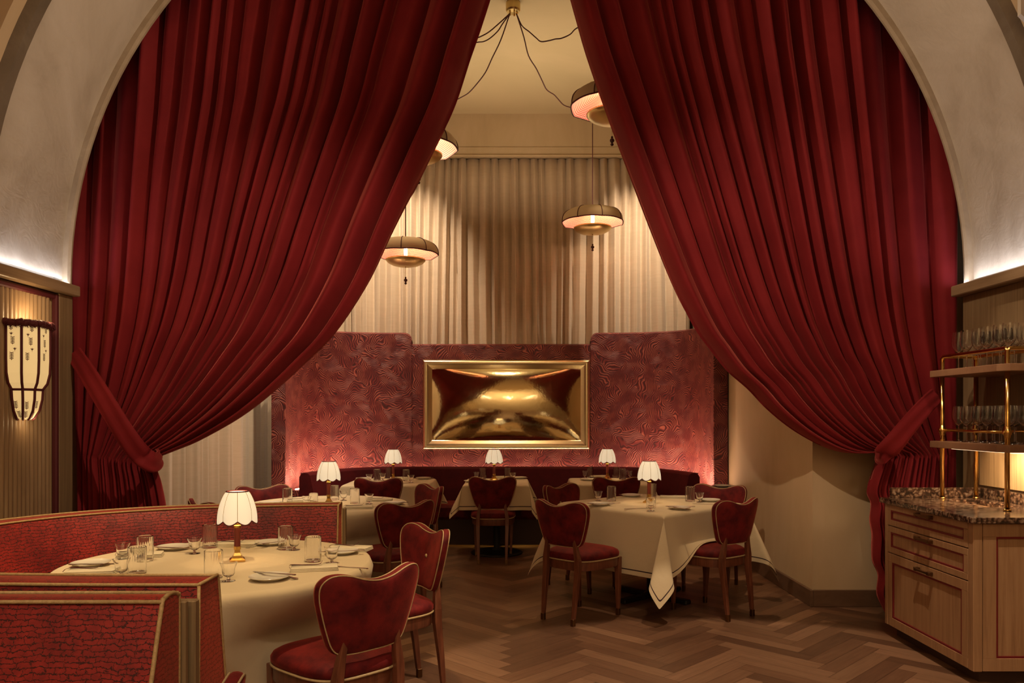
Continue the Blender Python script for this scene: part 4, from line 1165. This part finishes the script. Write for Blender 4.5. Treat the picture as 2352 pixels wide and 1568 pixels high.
items = [
 # near round table
 ('tall', 333, 1288, 1, 'left group, the farther one'), ('tall', 315, 1317, 1, 'left group, the nearer one'),
 ('tall', 482, 1257, 1, 'far side behind the two near glasses'), ('tall', 490, 1327, 1, 'nearest one, in front of the lamp'),
 ('tall', 656, 1261, 1, 'far side right of the lamp'), ('tall', 719, 1289, 1, 'rightmost one'),
 ('foot', 281, 1284, 1, 'behind the left tumblers'), ('foot', 279, 1324, 1, 'left front beside the ribbed tumbler'),
 ('foot', 447, 1271, 1, 'far side left of the lamp'), ('foot', 525, 1334, 1, 'nearest one, right of the near tumbler'),
 ('foot', 676, 1263, 1, 'far side right, overlapping a tumbler'), ('foot', 762, 1293, 1, 'rightmost one'),
 ('plate', 619, 1331, 1, 'nearest one, right of the near glasses'), ('plate', 785, 1271, 1, 'rightmost one'),
 ('plate', 399, 1261, 1, 'far left below the booth back'), ('plate', 622, 1250, 1, 'far side right of the lamp'), ('plate', 208, 1299, 1, 'leftmost one'),
 ('nap', 722, 1308, 1, 'nearest one, right front', 0.25), ('nap', 212, 1316, 1, 'left front', 0.15), ('nap', 545, 1253, 1, 'far side behind the lamp', -0.05), ('nap', 322, 1278, 1, 'far left', 0.3), ('nap', 806, 1262, 1, 'far right end', -0.2),
 ('knife', 628, 1317, 1, 'lying across the near plate', -0.30, 0.020), ('fork', 655, 1322, 1, 'beside the near plate', -0.75, 0.003),
 ('knife', 395, 1258, 1, 'across the far left plate', -0.15, 0.020), ('knife', 212, 1296, 1, 'across the leftmost plate', 0.1, 0.020),
 ('knife', 785, 1266, 1, 'across the rightmost plate', 0.25, 0.020), ('fork', 618, 1247, 1, 'on the far side plate', 0.9, 0.020),
 ('knife', 796, 1303, 1, 'sticking out right of the near napkin', -0.3, 0.0), ('fork', 583, 1253, 1, 'between far napkin and far plate', 1.5, 0.0),
 # round table behind the booth
 ('tall', 660, 1156, 2, 'leftmost one'), ('short', 720, 1154, 2, 'left of the lamp'), ('tall', 768, 1148, 2, 'just right of the lamp'), ('tall', 815, 1156, 2, 'right side'),
 ('foot', 789, 1149, 2, 'right of lamp, farther'), ('foot', 848, 1157, 2, 'rightmost one'), ('foot', 704, 1163, 2, 'before low tumbler'),
 ('plate', 905, 1158, 2, 'right edge'), ('plate', 622, 1158, 2, 'left edge'), ('nap', 872, 1150, 2, 'far right', 0.1), ('nap', 824, 1167, 2, 'front right', 0.1),
 ('nap', 690, 1151, 2, 'far left of the lamp', 0.2), ('knife', 905, 1154, 2, 'across the right plate', 0.1, 0.02), ('knife', 868, 1164, 2, 'right of the front napkin', 0.1),
 # left banquette table
 ('tall', 866, 1103, 3, 'nearest one, left of the lamp'), ('tall', 892, 1098, 3, 'behind the lamp stem'), ('tall', 933, 1104, 3, 'right of the lamp'),
 ('foot', 848, 1106, 3, 'leftmost one'), ('foot', 879, 1103, 3, 'between the left tumblers'), ('foot', 944, 1108, 3, 'right of the right tumbler'),
 ('plate', 973, 1100, 3, 'right side'), ('plate', 835, 1101, 3, 'left side'), ('nap', 918, 1099, 3, 'far side right of the lamp', 0.1), ('knife', 973, 1097, 3, 'across the right plate', 0.3, 0.02), ('knife', 930, 1110, 3, 'front right', 0.9),
 # middle banquette table
 ('tall', 1109, 1099, 4, 'left of the lamp'), ('tall', 1166, 1100, 4, 'right of the lamp'), ('foot', 1094, 1100, 4, 'leftmost one'), ('foot', 1178, 1102, 4, 'rightmost one'),
 ('plate', 1192, 1099, 4, 'far right'), ('plate', 1084, 1107, 4, 'front left'), ('nap', 1152, 1097, 4, 'far side behind the lamp', 0.0), ('knife', 1190, 1097, 4, 'across the plate', 0.2, 0.02),
 # right banquette table
 ('tall', 1355, 1097, 5, 'leftmost one'), ('tall', 1415, 1097, 5, 'just right of the lamp'), ('tall', 1430, 1101, 5, 'right of the lamp, nearer'),
 ('foot', 1343, 1097, 5, 'leftmost one'), ('foot', 1447, 1097, 5, 'rightmost one'), ('foot', 1437, 1095, 5, 'behind the nearer tumbler'),
 ('plate', 1350, 1103, 5, 'front left'), ('plate', 1474, 1103, 5, 'front right'), ('nap', 1378, 1095, 5, 'far side behind the lamp', 0.0),
 # large square table
 ('tall', 1404, 1150, 6, 'left of the lamp'), ('tall', 1585, 1151, 6, 'right side'), ('short', 1495, 1166, 6, 'in front of the lamp'), ('tall', 1497, 1143, 6, 'behind the lamp stem'),
 ('foot', 1374, 1150, 6, 'leftmost one'), ('foot', 1607, 1153, 6, 'rightmost one'), ('foot', 1495, 1173, 6, 'nearest one at the front'),
 ('plate', 1377, 1160, 6, 'left side'), ('plate', 1450, 1140, 6, 'far left behind the tumbler'), ('plate', 1560, 1169, 6, 'front right'), ('plate', 1630, 1151, 6, 'far right'),
 ('nap', 1545, 1143, 6, 'far side right of the lamp', -0.2), ('knife', 1463, 1168, 6, 'front left of the near glass', 0.35), ('knife', 1562, 1163, 6, 'across the front right plate', -0.1, 0.02),
 ('fork', 1557, 1166, 6, 'crossing the front right plate', -1.0, 0.02), ('knife', 1380, 1156, 6, 'across the left plate', 0.1, 0.02), ('fork', 1408, 1157, 6, 'right of the left plate', 0.8), ('knife', 1450, 1136, 6, 'across the far left plate', -0.2, 0.02), ('knife', 1622, 1158, 6, 'front right end', -0.3),
]
for it in items: put(*it)

# ================================================================== BOOTHS
def booth():
    # inner top edge of the C-shaped back
    ins = [(-1.05, 4.74), (-1.45, 4.70), (-1.95, 4.56), (-2.34, 4.28), (-2.56, 3.90), (-2.60, 3.50), (-2.52, 3.12), (-2.30, 2.84), (-1.95, 2.70), (-1.45, 2.66), (-1.0, 2.655)]
    p = dedup(cat_rom([Vector((x, y, 0)) for x, y in ins], 8))
    root = thing('booth', 'C-shaped high-backed booth in crackled red chenille round the near table', 'booth', (0, 0, 0))
    # path runs from the far end to the near end; +offset (t.y,-t.x) must point inward: check and flip
    prof = [(0.0, 0.895), (0.012, 0.885), (0.06, 0.62), (0.10, 0.40), (0.10, 0.10), (-0.13, 0.10), (-0.155, 0.60), (-0.15, 0.885), (-0.14, 0.897), (-0.07, 0.903)]
    prof = [(-o, z) for o, z in prof]
    back = sweep(p, prof[::-1], M['booth'], 'backrest', root, smooth_ang=50)
    def edge(path, off, z): return [Vector((q.x, q.y, z)) for q in offset_path(path, off)]
    m = MB(); m.tube(edge(p, -0.004, 0.898), 0.0055, 8); m.tube(edge(p, 0.147, 0.898), 0.0055, 8)
    for q, t in ((p[0], (p[1]-p[0]).normalized()), (p[-1], (p[-1]-p[-2]).normalized())):
        nr = Vector((t.y, -t.x, 0)); pts = [q+nr*(o)+Vector((0, 0, z)) for o, z in ((-0.004, 0.898), (-0.016, 0.87), (-0.06, 0.62), (-0.10, 0.42))]
        m.tube(cat_rom(pts, 4), 0.0055, 8); m.tube([q+nr*o+Vector((0, 0, z)) for o, z in ((0.150, 0.895), (0.153, 0.62), (0.145, 0.10))], 0.0055, 8)
        m.tube([q+nr*o+Vector((0, 0, 0.900)) for o in (-0.004, 0.147)], 0.0055, 8)
    m.build('piping', M['gold_piping'], back, True)
    # wood-faced rear
    wp = offset_path(p, 0.1575)
    sweep(wp, [(0.0, 0.0), (0.0, 0.845), (0.022, 0.845), (0.022, 0.0)], M['oak_dark'], 'rear_panel', root)
    sweep(offset_path(wp, 0.022), [(0.0, 0.77), (0.0, 0.84), (0.008, 0.84), (0.008, 0.77)], M['oak_dark'], 'rear_rail', root)
    for q, sg, nm in ((p[0], 1, 1), (p[-1], 1, 1)):
        pass
    q = [v for v in p if v.x < -1.42]
    sweep(offset_path(q, -0.58), [(0.0, 0.30), (0.0, 0.44), (0.02, 0.455), (0.46, 0.465), (0.475, 0.30)], M['booth'], 'seat', root)
    sweep(offset_path(q, -0.52), [(0.0, 0.0), (0.0, 0.30), (0.40, 0.30), (0.40, 0.0)], M['plinth'], 'plinth', root)
    m = MB()
    for yc, s, xq in ((4.74, 1, -1.05), (2.655, -1, -1.0)):
        y0, y1 = sorted((yc+s*0.165, yc+s*0.20)); m2 = MB(); m2.box(xq-0.055, xq+0.008, y0, y1, 0, 0.86, 0.004); m2.build('end_stile', M['oak_dark'], root)
booth()
def near_booth():
    root = thing('booth', 'straight-backed red chenille booth facing us at the bottom left corner', 'booth', (0, 0, 0))
    # profile in (y, z), extruded along x
    x0, x1 = -3.0, -1.018
    prof = [(2.395, 0.10), (2.405, 0.60), (2.395, 0.885), (2.385, 0.897), (2.33, 0.903), (2.295, 0.898), (2.285, 0.885), (2.20, 0.62), (2.13, 0.40), (2.12, 0.10)]
    n = 60; A = []; UV = []
    pl = [0]
    for a, b in zip(prof, prof[1:]): pl.append(pl[-1]+math.hypot(b[0]-a[0], b[1]-a[1]))
    for i in range(n+1):
        x = x0+(x1-x0)*i/n; A.append([(x, y, z) for y, z in prof]); UV.append([(x, q) for q in pl])
    vs = [v for r in A for v in r]; uv = [u for r in UV for u in r]; k = len(prof); fs = []
    for i in range(n):
        for j in range(k): j2 = (j+1) % k; fs.append((i*k+j, (i+1)*k+j, (i+1)*k+j2, i*k+j2))
    b = len(vs); vs += A[-1]; uv += [(y, z) for y, z in prof]; fs.append(tuple(range(b, b+k)))
    back = mesh_obj('backrest', vs, fs, M['booth'], root, True, uv); autosmooth(back, 50)
    m = MB(); xe = x1-0.003
    m.tube([(x0, 2.284, 0.896), (xe, 2.284, 0.897)], 0.006, 8)
    m.tube([(x0, 2.398, 0.896), (xe, 2.398, 0.898)], 0.006, 8)
    m.tube(cat_rom([(xe, 2.398, 0.50), (xe, 2.400, 0.86), (xe, 2.392, 0.893), (xe, 2.35, 0.908), (xe, 2.30, 0.902), (xe, 2.281, 0.875), (xe, 2.197, 0.62), (xe, 2.125, 0.38)], 5), 0.0068, 8)
    m.build('piping', M['gold_piping'], back, True)
    m = MB(); m.box(-3.0, -1.03, 2.412, 2.432, 0, 0.862, 0.003); m.box(-1.05, -1.005, 2.410, 2.436, 0, 0.868, 0.004); m.build('rear_panel', M['oak_dark'], root)
    m = MB(); m.box(-3.0, -1.03, 1.62, 2.13, 0.28, 0.455, 0.04); m.build('seat', M['booth'], root, False)
    m = MB(); m.box(-3.0, -1.05, 1.68, 2.13, 0, 0.28); m.build('plinth', M['plinth'], root)
near_booth()

# ================================================================== WAITER STATION
def station():
    root = thing('waiter_station', 'oak waiter station with granite top and red-lined drawers at the right edge', 'cabinet', (0, 0, 0))
    X0, X1, Y0, Y1 = 2.455, 3.10, 4.17, 5.16
    m = MB(); m.box(X0+0.02, X1, Y0+0.02, Y1, 0.09, 0.868, 0.002); m.box(X0+0.0, X0+0.05, Y0+0.0, Y0+0.05, 0.075, 0.868, 0.004); m.box(X0, X0+0.05, Y1-0.035, Y1, 0.075, 0.868, 0.003)
    m.build('body', M['oak'], root)
    m = MB(); m.box(X0+0.07, X1, Y0+0.07, Y1-0.02, 0, 0.09); m.build('plinth', M['plinth'], root)
    def front(name, z0, z1, handle):
        y0, y1 = Y0+0.053, Y1-0.04; b = 0.055 if z1-z0 > 0.3 else 0.037; x = X0
        m = MB(); m.box(x, x+0.019, y0, y1, z0, z0+b, 0.002); m.box(x, x+0.019, y0, y1, z1-b, z1, 0.002); m.box(x, x+0.019, y0, y0+b, z0+b, z1-b); m.box(x, x+0.019, y1-b, y1, z0+b, z1-b); m.box(x+0.011, x+0.019, y0+b, y1-b, z0+b, z1-b)
        o = m.build(name, M['oak'], root)
        t = 0.011; m = MB(); a0, a1, c0, c1 = y0+b, y1-b, z0+b, z1-b
        m.box(x+0.002, x+0.0115, a0, a1, c0, c0+t); m.box(x+0.002, x+0.0115, a0, a1, c1-t, c1); m.box(x+0.002, x+0.0115, a0, a0+t, c0+t, c1-t); m.box(x+0.002, x+0.0115, a1-t, a1, c0+t, c1-t)
        m.build('inlay', M['red_inlay'], o)
        m = MB(); yc = (y0+y1)/2-0.02; zc = z1-(0.030 if z1-z0 > 0.3 else 0.020)
        m.box(x-0.030, x-0.018, yc-0.085, yc+0.085, zc-0.007, zc+0.007, 0.002)
        for s in (-1, 1): m.box(x-0.031, x-0.0005, yc+s*0.072-0.012, yc+s*0.072+0.012, zc-0.011, zc+0.011, 0.002)
        m.build('handle', M['dark_brass'], o)
    front('drawer', 0.728, 0.864, True); front('drawer', 0.552, 0.722, True); front('drawer', 0.078, 0.546, True)
    # framed end panel facing the hall
    m = MB(); y = Y0; b = 0.07; x0, x1, z0, z1 = X0+0.052, X1, 0.078, 0.864
    m.box(x0, x1, y, y+0.019, z0, z0+b, 0.002); m.box(x0, x1, y, y+0.019, z1-b, z1, 0.002); m.box(x0, x0+b, y, y+0.019, z0+b, z1-b); m.box(x1-b, x1, y, y+0.019, z0+b, z1-b); m.box(x0+b, x1-b, y+0.011, y+0.019, z0+b, z1-b)
    o = m.build('end_panel', M['oak'], root); t = 0.010; m = MB(); a0, a1, c0, c1 = x0+b, x1-b, z0+b, z1-b
    m.box(a0, a1, y+0.002, y+0.0115, c0, c0+t); m.box(a0, a1, y+0.002, y+0.0115, c1-t, c1); m.box(a0, a0+t, y+0.002, y+0.0115, c0+t, c1-t); m.box(a1-t, a1, y+0.002, y+0.0115, c0+t, c1-t)
    m.build('inlay', M['red_inlay'], o)
    # worktop with a sunken well
    m = MB(); wx0, wx1, wy0, wy1 = 2.80, 2.99, 4.62, 5.04; ax0, ax1, ay0, ay1 = 2.43, 3.115, 4.145, 5.19; z0, z1 = 0.868, 0.90
    m.box(ax0, wx0, ay0, ay1, z0, z1, 0.003); m.box(wx1, ax1, ay0, ay1, z0, z1, 0.003); m.box(wx0, wx1, ay0, wy0, z0, z1); m.box(wx0, wx1, wy1, ay1, z0, z1)
    m.box(2.50, 3.095, 5.165, 5.19, 0.90, 0.965, 0.002); m.box(3.09, 3.115, 4.145, 5.165, 0.90, 0.965, 0.002)
    m.build('worktop', M['granite'], root)
    m = MB(); m.box(wx0, wx1, wy0, wy1, 0.74, 0.75); m.build('basin', M['steel_basin'], root)
station()
def etagere():
    root = thing('glass_rack', 'polished brass pipe rack with two oak shelves standing on the granite worktop', 'shelf', (0, 0, 0))
    posts = [(2.80, 4.43), (2.80, 5.10), (3.02, 5.10), (3.06, 4.43)]
    for x, y in posts:
        m = MB(); m.tube([(x, y, 0.9005), (x, y, 1.81)], 0.0135, 12)
        m.lathe([(0.020, 0.901), (0.022, 0.906), (0.0145, 0.912)], 16, x, y)
        o = m.build('post', M['brass'], root, True)
        m = MB()
        m.lathe([(0.0135, 1.312), (0.017, 1.316), (0.017, 1.326), (0.022, 1.332), (0.0255, 1.345), (0.022, 1.358), (0.017, 1.364), (0.017, 1.374), (0.0135, 1.378)], 16, x, y); m.build('joint', M['brass'], o, True)
    for z, r in ((1.345, 0.009), (1.822, 0.0115)):
        for (a, b) in ((0, 1), (1, 2), (3, 2)) if z < 1.5 else ((0, 1), (1, 2), (3, 2), (0, 3)):
            pa, pb = Vector((*posts[a], z)), Vector((*posts[b], z)); d = (pb-pa).normalized()
            m = MB()
            if z > 1.5: m.tube([pa-Vector((0, 0, 0.03)), pa-Vector((0, 0, 0.012))+d*0.004, pa+d*0.014, pa+d*0.03, pb-d*0.03, pb-d*0.014, pb-Vector((0, 0, 0.012))-d*0.004, pb-Vector((0, 0, 0.03))], r, 10)
            else: m.tube([pa, pb], r, 10)
            m.build('rail', M['brass'], root, True)
    for z in (1.232, 1.690):
        m = MB(); o = [(2.745, 4.44), (2.775, 4.37), (3.118, 4.37), (3.118, 5.15), (2.745, 5.15)]
        m.prism(o, z, z+0.042, 'z'); s = m.build('shelf', M['oak_shelf'], root)
        bv = s.modifiers.new('b', 'BEVEL'); bv.width = 0.003; bv.segments = 2
etagere()
m = MB(); m.box(2.86, 3.09, 4.45, 5.10, 1.222, 1.2315)
tag(m.build('shelf_light', emis('shelf_light_glow', (1.0, 0.72, 0.42), 2.0)), 'slim warm light strip fixed under the lower shelf of the brass rack', 'light')
area((3.0, 4.75, 1.215), (3.10, 4.75, 0.6), 7.0, 0.10, 0.60, (1.0, 0.72, 0.42))
def wineglass():
    m = MB()
    m.lathe([(0.0, 0.0), (0.034, 0.0), (0.035, 0.0015), (0.010, 0.004), (0.0035, 0.012), (0.003, 0.085), (0.006, 0.098), (0.022, 0.110), (0.038, 0.132), (0.0425, 0.155), (0.040, 0.185), (0.034, 0.220), (0.0332, 0.220), (0.0390, 0.185), (0.0415, 0.155), (0.037, 0.133), (0.021, 0.112), (0.0, 0.102)], 28)
    return m
single('wine', 'wine_glass', wineglass, 'glass', True)
rown = ['front row nearest us', 'second row', 'third row', 'fourth row', 'fifth row', 'far row by the curtain']
coln = ['room side', 'middle', 'wall side']
for zi, (z, sc) in enumerate(((1.733, 1.10), (1.2745, 1.02))):
    for r in range(6):
        for c in range(3):
            o = bpy.data.objects.new('wine_glass', proto_mesh['wine']); C.objects.link(o)
            o.location = (2.862+c*0.088+(0.01 if r % 2 else 0), 4.51+r*0.106, z); o.scale = (0.92, 0.92, sc)
            tag(o, 'stemmed wine glass on the %s shelf, %s, %s' % ('upper' if zi == 0 else 'lower', rown[r], coln[c]), 'wine glass', 'wine glasses on the %s shelf' % ('upper' if zi == 0 else 'lower'))

# ================================================================== WALL SCONCE
def sconce():
    root = thing('wall_sconce', 'glowing patterned fabric wall sconce with dark red fringe on the ribbed wall', 'sconce', (WX0+0.022, 4.88, 0))
    # half-octagon body: ring of corner points per height, (width, depth, z)
    secs = [(0.165, 0.135, 2.00), (0.165, 0.135, 1.78), (0.162, 0.132, 1.70), (0.145, 0.120, 1.64), (0.115, 0.100, 1.605), (0.114, 0.099, 1.60), (0.108, 0.096, 1.54), (0.092, 0.082, 1.47), (0.065, 0.058, 1.425), (0.050, 0.045, 1.415)]
    dirs = [(0, -1.0), (0.62, -0.90), (1.0, -0.36), (1.0, 0.36), (0.62, 0.90), (0, 1.0)]
    A = [[(dx*dp, dy*wd, z) for dx, dy in dirs] for wd, dp, z in secs]
    body = grid_obj('shade', np.array(A), M['sconce_fabric'], root, smooth=False)
    m = MB()
    for k in range(6):
        rows = [Vector(A[i][k]) for i in range(len(A))]
        pts = [q+Vector((0.003, 0, 0)) for q in rows]; m.tube(pts, 0.0085, 6)
    m.tube([Vector(q)+Vector((0.003, 0, 0)) for q in A[5]], 0.008, 6)
    m.build('ribs', M['dark_trim'], body, True).name = 'rib_binding'
    # sprigs
    m = MB(); rng = random.Random(4)
    for k in range(5):
        for (i0, i1, n) in ((0, 1, 5), (2, 4, 1), (6, 7, 1), (7, 8, 1)):
            for q in range(n):
                tv = (q+0.5+0.2*rng.random())/n
                a0, a1 = Vector(A[i0][k]), Vector(A[i0][k+1]); b0, b1 = Vector(A[i1][k]), Vector(A[i1][k+1])
                tu = 0.5+0.18*(rng.random()-0.5)*2
                c = (a0.lerp(a1, tu)).lerp(b0.lerp(b1, tu), tv); ex = (a1-a0).normalized(); ez = (a0-b0).normalized(); nn = ex.cross(ez); nn = nn if nn.x > 0 else -nn
                c = c+nn*0.0015
                red = n == 5 and q in (1, 3)
                s = 0.012 if red else 0.038
                def quad(p, d1, d2, w_, l_): 
                    m.add([p-d1*w_, p+d1*w_, p+d1*w_*0.6+d2*l_, p-d1*w_*0.6+d2*l_], [(0, 1, 2, 3)])
                if red:
                    for sd in (-1, 0, 1): quad(c, ex, (ez+ex*sd*0.9).normalized(), 0.0032, 0.013)
                    quad(c, ex, -ez, 0.0012, 0.012)
                else:
                    quad(c-ez*s*0.6, ex, ez, 0.001, s*1.3)
                    for j in range(5):
                        pj = c-ez*s*0.4+ez*s*0.24*j
                        for sd in (-1, 1): quad(pj, ez, (ex*sd+ez*0.5).normalized(), 0.0028, 0.013)
    m.build('sprig_print', M['dark_trim'], body)['kind'] = 'stuff'
    # shaggy fringe round the top
    m = MB(); top = [Vector((dx*0.140, dy*0.172, 2.003)) for dx, dy in dirs]; pts = []
    for a, b in zip(top, top[1:]):
        for j in range(12): pts.append(a.lerp(b, j/12)+Vector((rng.uniform(-1, 1), rng.uniform(-1, 1), rng.uniform(-1, 1)))*0.004)
    pts.append(top[-1]); m.tube(pts, [0.019+0.004*rng.random() for _ in pts], 12)
    for p in pts:
        for _ in range(26):
            v = Vector((rng.gauss(0, 1), rng.gauss(0, 1), rng.gauss(0, 1))).normalized(); m.tube([p+v*0.016, p+v*0.029+Vector((0, 0, -0.004))], [0.0022, 0.0005], 3)
    m.build('fringe', M['dark_trim'], root)
    m = MB(); m.box(-0.02, 0.01, -0.06, 0.06, 1.45, 1.95, 0.003); m.build('back_plate', M['brass'], root)
    for z in (1.74, 1.88):
        m = MB(); m.lathe([(0.0, z-0.04), (0.014, z-0.02), (0.017, z), (0.012, z+0.02), (0.0, z+0.03)], 12, 0.07, 0.0); m.build('bulb', M['bulb'], root, True)
    point((WX0+0.13, 4.88, 2.06), 2.2, 0.03, (1.0, 0.68, 0.34)); point((WX0+0.10, 4.88, 1.395), 0.35, 0.02, (1.0, 0.68, 0.34))
sconce()

# ================================================================== PENDANT LAMPS
def pendant_proto():
    root = thing('pendant_lamp', 'p', 'pendant lamp', (0, 0, 0), 0, 'saucer pendant lamps')
    R = 0.35; n = 96; npan = 8
    def prof(t): # t 0 at the crown, 1 at the rim: radius, height over the rim
        return 0.15+(R-0.15)*math.sin(PI/2*t)**0.85 if t > 0 else 0.15, 0.155*math.cos(PI/2*t)**0.8
    rows = []
    for i in range(13):
        t = i/12; r, z = prof(t); row = []
        for k in range(n):
            a = 2*PI*k/n; q = (k % (n//npan))/(n/npan); e = abs(math.sin(PI*q))
            rr = r*(1-0.035*e*t); zz = z+0.008*e*t**2
            row.append((rr*math.cos(a), rr*math.sin(a), zz))
        rows.append(row)
    top = [[(x*s, y*s, 0.155+0.004*(1-s)) for x, y, z in rows[0]] for s in (0.05, 0.5)]
    sh = grid_obj('outer_shade', np.array(top+rows), M['pendant_fabric'], root, close_u=True)
    inn = []; uv = []
    for i in range(15):
        t = i/14; row = []; ur = []
        for k in range(n+1):
            a = 2*PI*(k % n)/n; q = ((k % n) % (n//npan))/(n/npan); e = abs(math.sin(PI*q))
            r0, z0 = prof(t); r = (0.06+(R-0.06)*t)*(1-0.035*e*t)-0.004; z = 0.135*math.cos(PI/2*t)**0.9-0.004+0.008*e*t**2
            row.append((r*math.cos(a), r*math.sin(a), z)); ur.append((k/n*110, t*22))
        inn.append(row); uv.append(ur)
    grid_obj('lining', np.array(inn), M['lining'], root, uv=uv)
    m = MB()
    for k in range(npan):
        j = k*(n//npan); m.tube([tuple(Vector(r[j])*1.008) for r in rows], 0.0045, 5)
    m.tube([tuple(Vector(p)*1.003) for p in rows[-1]], 0.007, 6, closed=True)
    m.build('binding', M['dark_trim'], sh, True)
    m = MB(); vs = []
    m.lathe([(0.206, -0.054), (0.210, -0.050), (0.207, -0.060), (0.185, -0.083), (0.14, -0.106), (0.08, -0.120), (0.02, -0.125), (0.0, -0.125)], 96, mod=lambda a, i: 1+0.006*math.cos(48*a))
    bw = m.build('bowl', M['brushed_brass'], root, True); sm = bw.modifiers.new('t', 'SOLIDIFY'); sm.thickness = 0.003
    m = MB(); m.tube([(0, 0, 0.155), (0, 0, -0.12)], 0.006, 8); m.lathe([(0.0, -0.135), (0.007, -0.130), (0.010, -0.118), (0.0, -0.110)], 12); m.build('stem', M['brass'], root, True)
    m = MB(); m.lathe([(0.0, -0.045), (0.017, -0.04), (0.019, -0.02), (0.019, 0.10), (0.015, 0.11), (0.0, 0.112)], 16); m.build('bulb', M['bulb'], root, True)
    m = MB(); m.tube([(0, 0, -0.13), (0, 0, -0.235)], 0.0015, 5); m.build('pull_cord', M['brass'], root, True)
    m = MB()
    for zc, r in ((-0.243, 0.010), (-0.270, 0.020), (-0.303, 0.014)):
        m.lathe([(0.0, zc+r)]+[(r*math.sin(PI*i/8), zc+r*math.cos(PI*i/8)) for i in range(1, 8)]+[(0.0, zc-r)], 16)
    m.lathe([(0.006, -0.254), (0.006, -0.292)], 8)
    m.build('finial', M['black_red'], root, True)
    return root
PEND = pendant_proto(); index_children()
pend = [(0.905, 8.8, 3.60, 0.2, 'saucer pendant lamp with cream canvas top hanging before the rear curtain, right of centre'),
        (-1.14, 8.4, 3.16, 0.0, 'lowest saucer pendant lamp, hanging left beside the edge of the left red curtain'),
        (0.83, 6.5, 3.99, 0.25, 'highest saucer pendant lamp, half hidden by the right red curtain'),
        (-0.84, 7.06, 3.84, 0.1, 'saucer pendant lamp mostly hidden by the left red curtain, below the ceiling')]
PENDS = []
for i, (x, y, z, rz, lab) in enumerate(pend):
    if i == 0: PEND.location = (x, y, z); PEND.rotation_euler = (0, 0, rz); PEND['label'] = lab; PENDS.append(PEND)
    else: PENDS.append(dup(PEND, (x, y, z), rz, lab))
    point((x+0.05, y-0.05, z+0.04), 5.0, 0.02, (1.0, 0.66, 0.38))
def canopy():
    root = thing('ceiling_canopy', 'round ceiling canopy from which the swagged pendant cords spread', 'ceiling canopy', (0.01, 7.1, 5.18))
    m = MB(); m.lathe([(0.0, 0.0), (0.062, 0.0), (0.066, -0.006), (0.066, -0.070), (0.058, -0.085), (0.0, -0.088)], 32); m.build('cup', M['brushed_brass'], root, False)
    m = MB()
    for a in range(5): m.lathe([(0.007, -0.085), (0.007, -0.105), (0.0, -0.105)], 8, 0.035*math.cos(a*1.257), 0.035*math.sin(a*1.257))
    m.build('cord_grip', M['brass'], root)['kind'] = 'stuff'
    return root
CANOPY = canopy()
cords = [((0.905, 8.8), 3.76, 0.46, 'right cord, running to the pendant before the rear curtain'), ((-1.14, 8.4), 3.32, 0.56, 'left cord, running to the lowest pendant'),
         ((0.83, 6.5), 4.15, 0.38, 'right cord, looping up to the highest pendant'), ((-0.84, 7.06), 4.0, 0.30, 'left cord, upper of the two short left loops'),
         ((-1.5, 6.25), None, 0.42, 'left cord, lower of the two short left loops')]
rng = random.Random(2)
for k, ((hx, hy), zend, sag, lab) in enumerate(cords):
    m = MB(); c0 = Vector((0.01+0.03*(1 if hx > 0 else -1), 7.1, 5.08)); h = Vector((hx, hy, 5.12)); pts = []
    for i in range(15):
        t = i/14; p = c0.lerp(h, t); p.z -= sag*(1-abs(2*t-1)**2.6); w_ = 0.009 if 0 < i < 14 else 0
        pts.append(p+Vector((w_*math.sin(i*2.3+k), 0, w_*math.cos(i*1.9+k))))
    pts.append(h); m.tube(cat_rom(pts, 4), 0.0055, 6)
    o = m.build('cord', M['cord'], CANOPY, True); o.location = (-0.01, -7.1, -5.18)
    m = MB(); m.lathe([(0.0, 5.18), (0.028, 5.179), (0.026, 5.170), (0.008, 5.164), (0.008, 5.11), (0.0, 5.105)], 14, hx, hy); h_ = m.build('ceiling_hook', M['brass'], CANOPY, True); h_.location = (-0.01, -7.1, -5.18)
    if zend:
        pr_ = PENDS[k]; m = MB(); m.tube([(0, 0, 5.115-pr_.location.z), (0, 0, 0.15)], 0.0055, 6); m.build('drop_cord', M['cord'], pr_, True)

# small wall console behind the far right chair, with a plate and cutlery on it
m = MB(); m.box(1.98, 2.27, 7.60, 7.92, 0.715, 0.735, 0.003); m.box(2.23, 2.27, 7.65, 7.87, 0.52, 0.715, 0.003); m.box(2.02, 2.24, 7.65, 7.68, 0.66, 0.715); m.box(2.02, 2.24, 7.84, 7.87, 0.66, 0.715)
tag(m.build('wall_shelf', M['black']), 'small dark shelf on the right wall behind the far right chair', 'shelf')
o = bpy.data.objects.new('side_plate', proto_mesh['plate']); C.objects.link(o); o.location = (2.08, 7.75, 0.7355); tag(o, 'white side plate on the small dark shelf by the right wall', 'plate', 'side plates on the tables')
o = bpy.data.objects.new('butter_knife', proto_mesh['knife']); C.objects.link(o); o.location = (2.08, 7.75, 0.7555); o.rotation_euler = (0, 0, 0.2); tag(o, 'steel knife on the plate on the small dark wall shelf', 'knife', 'steel knives on the tables')
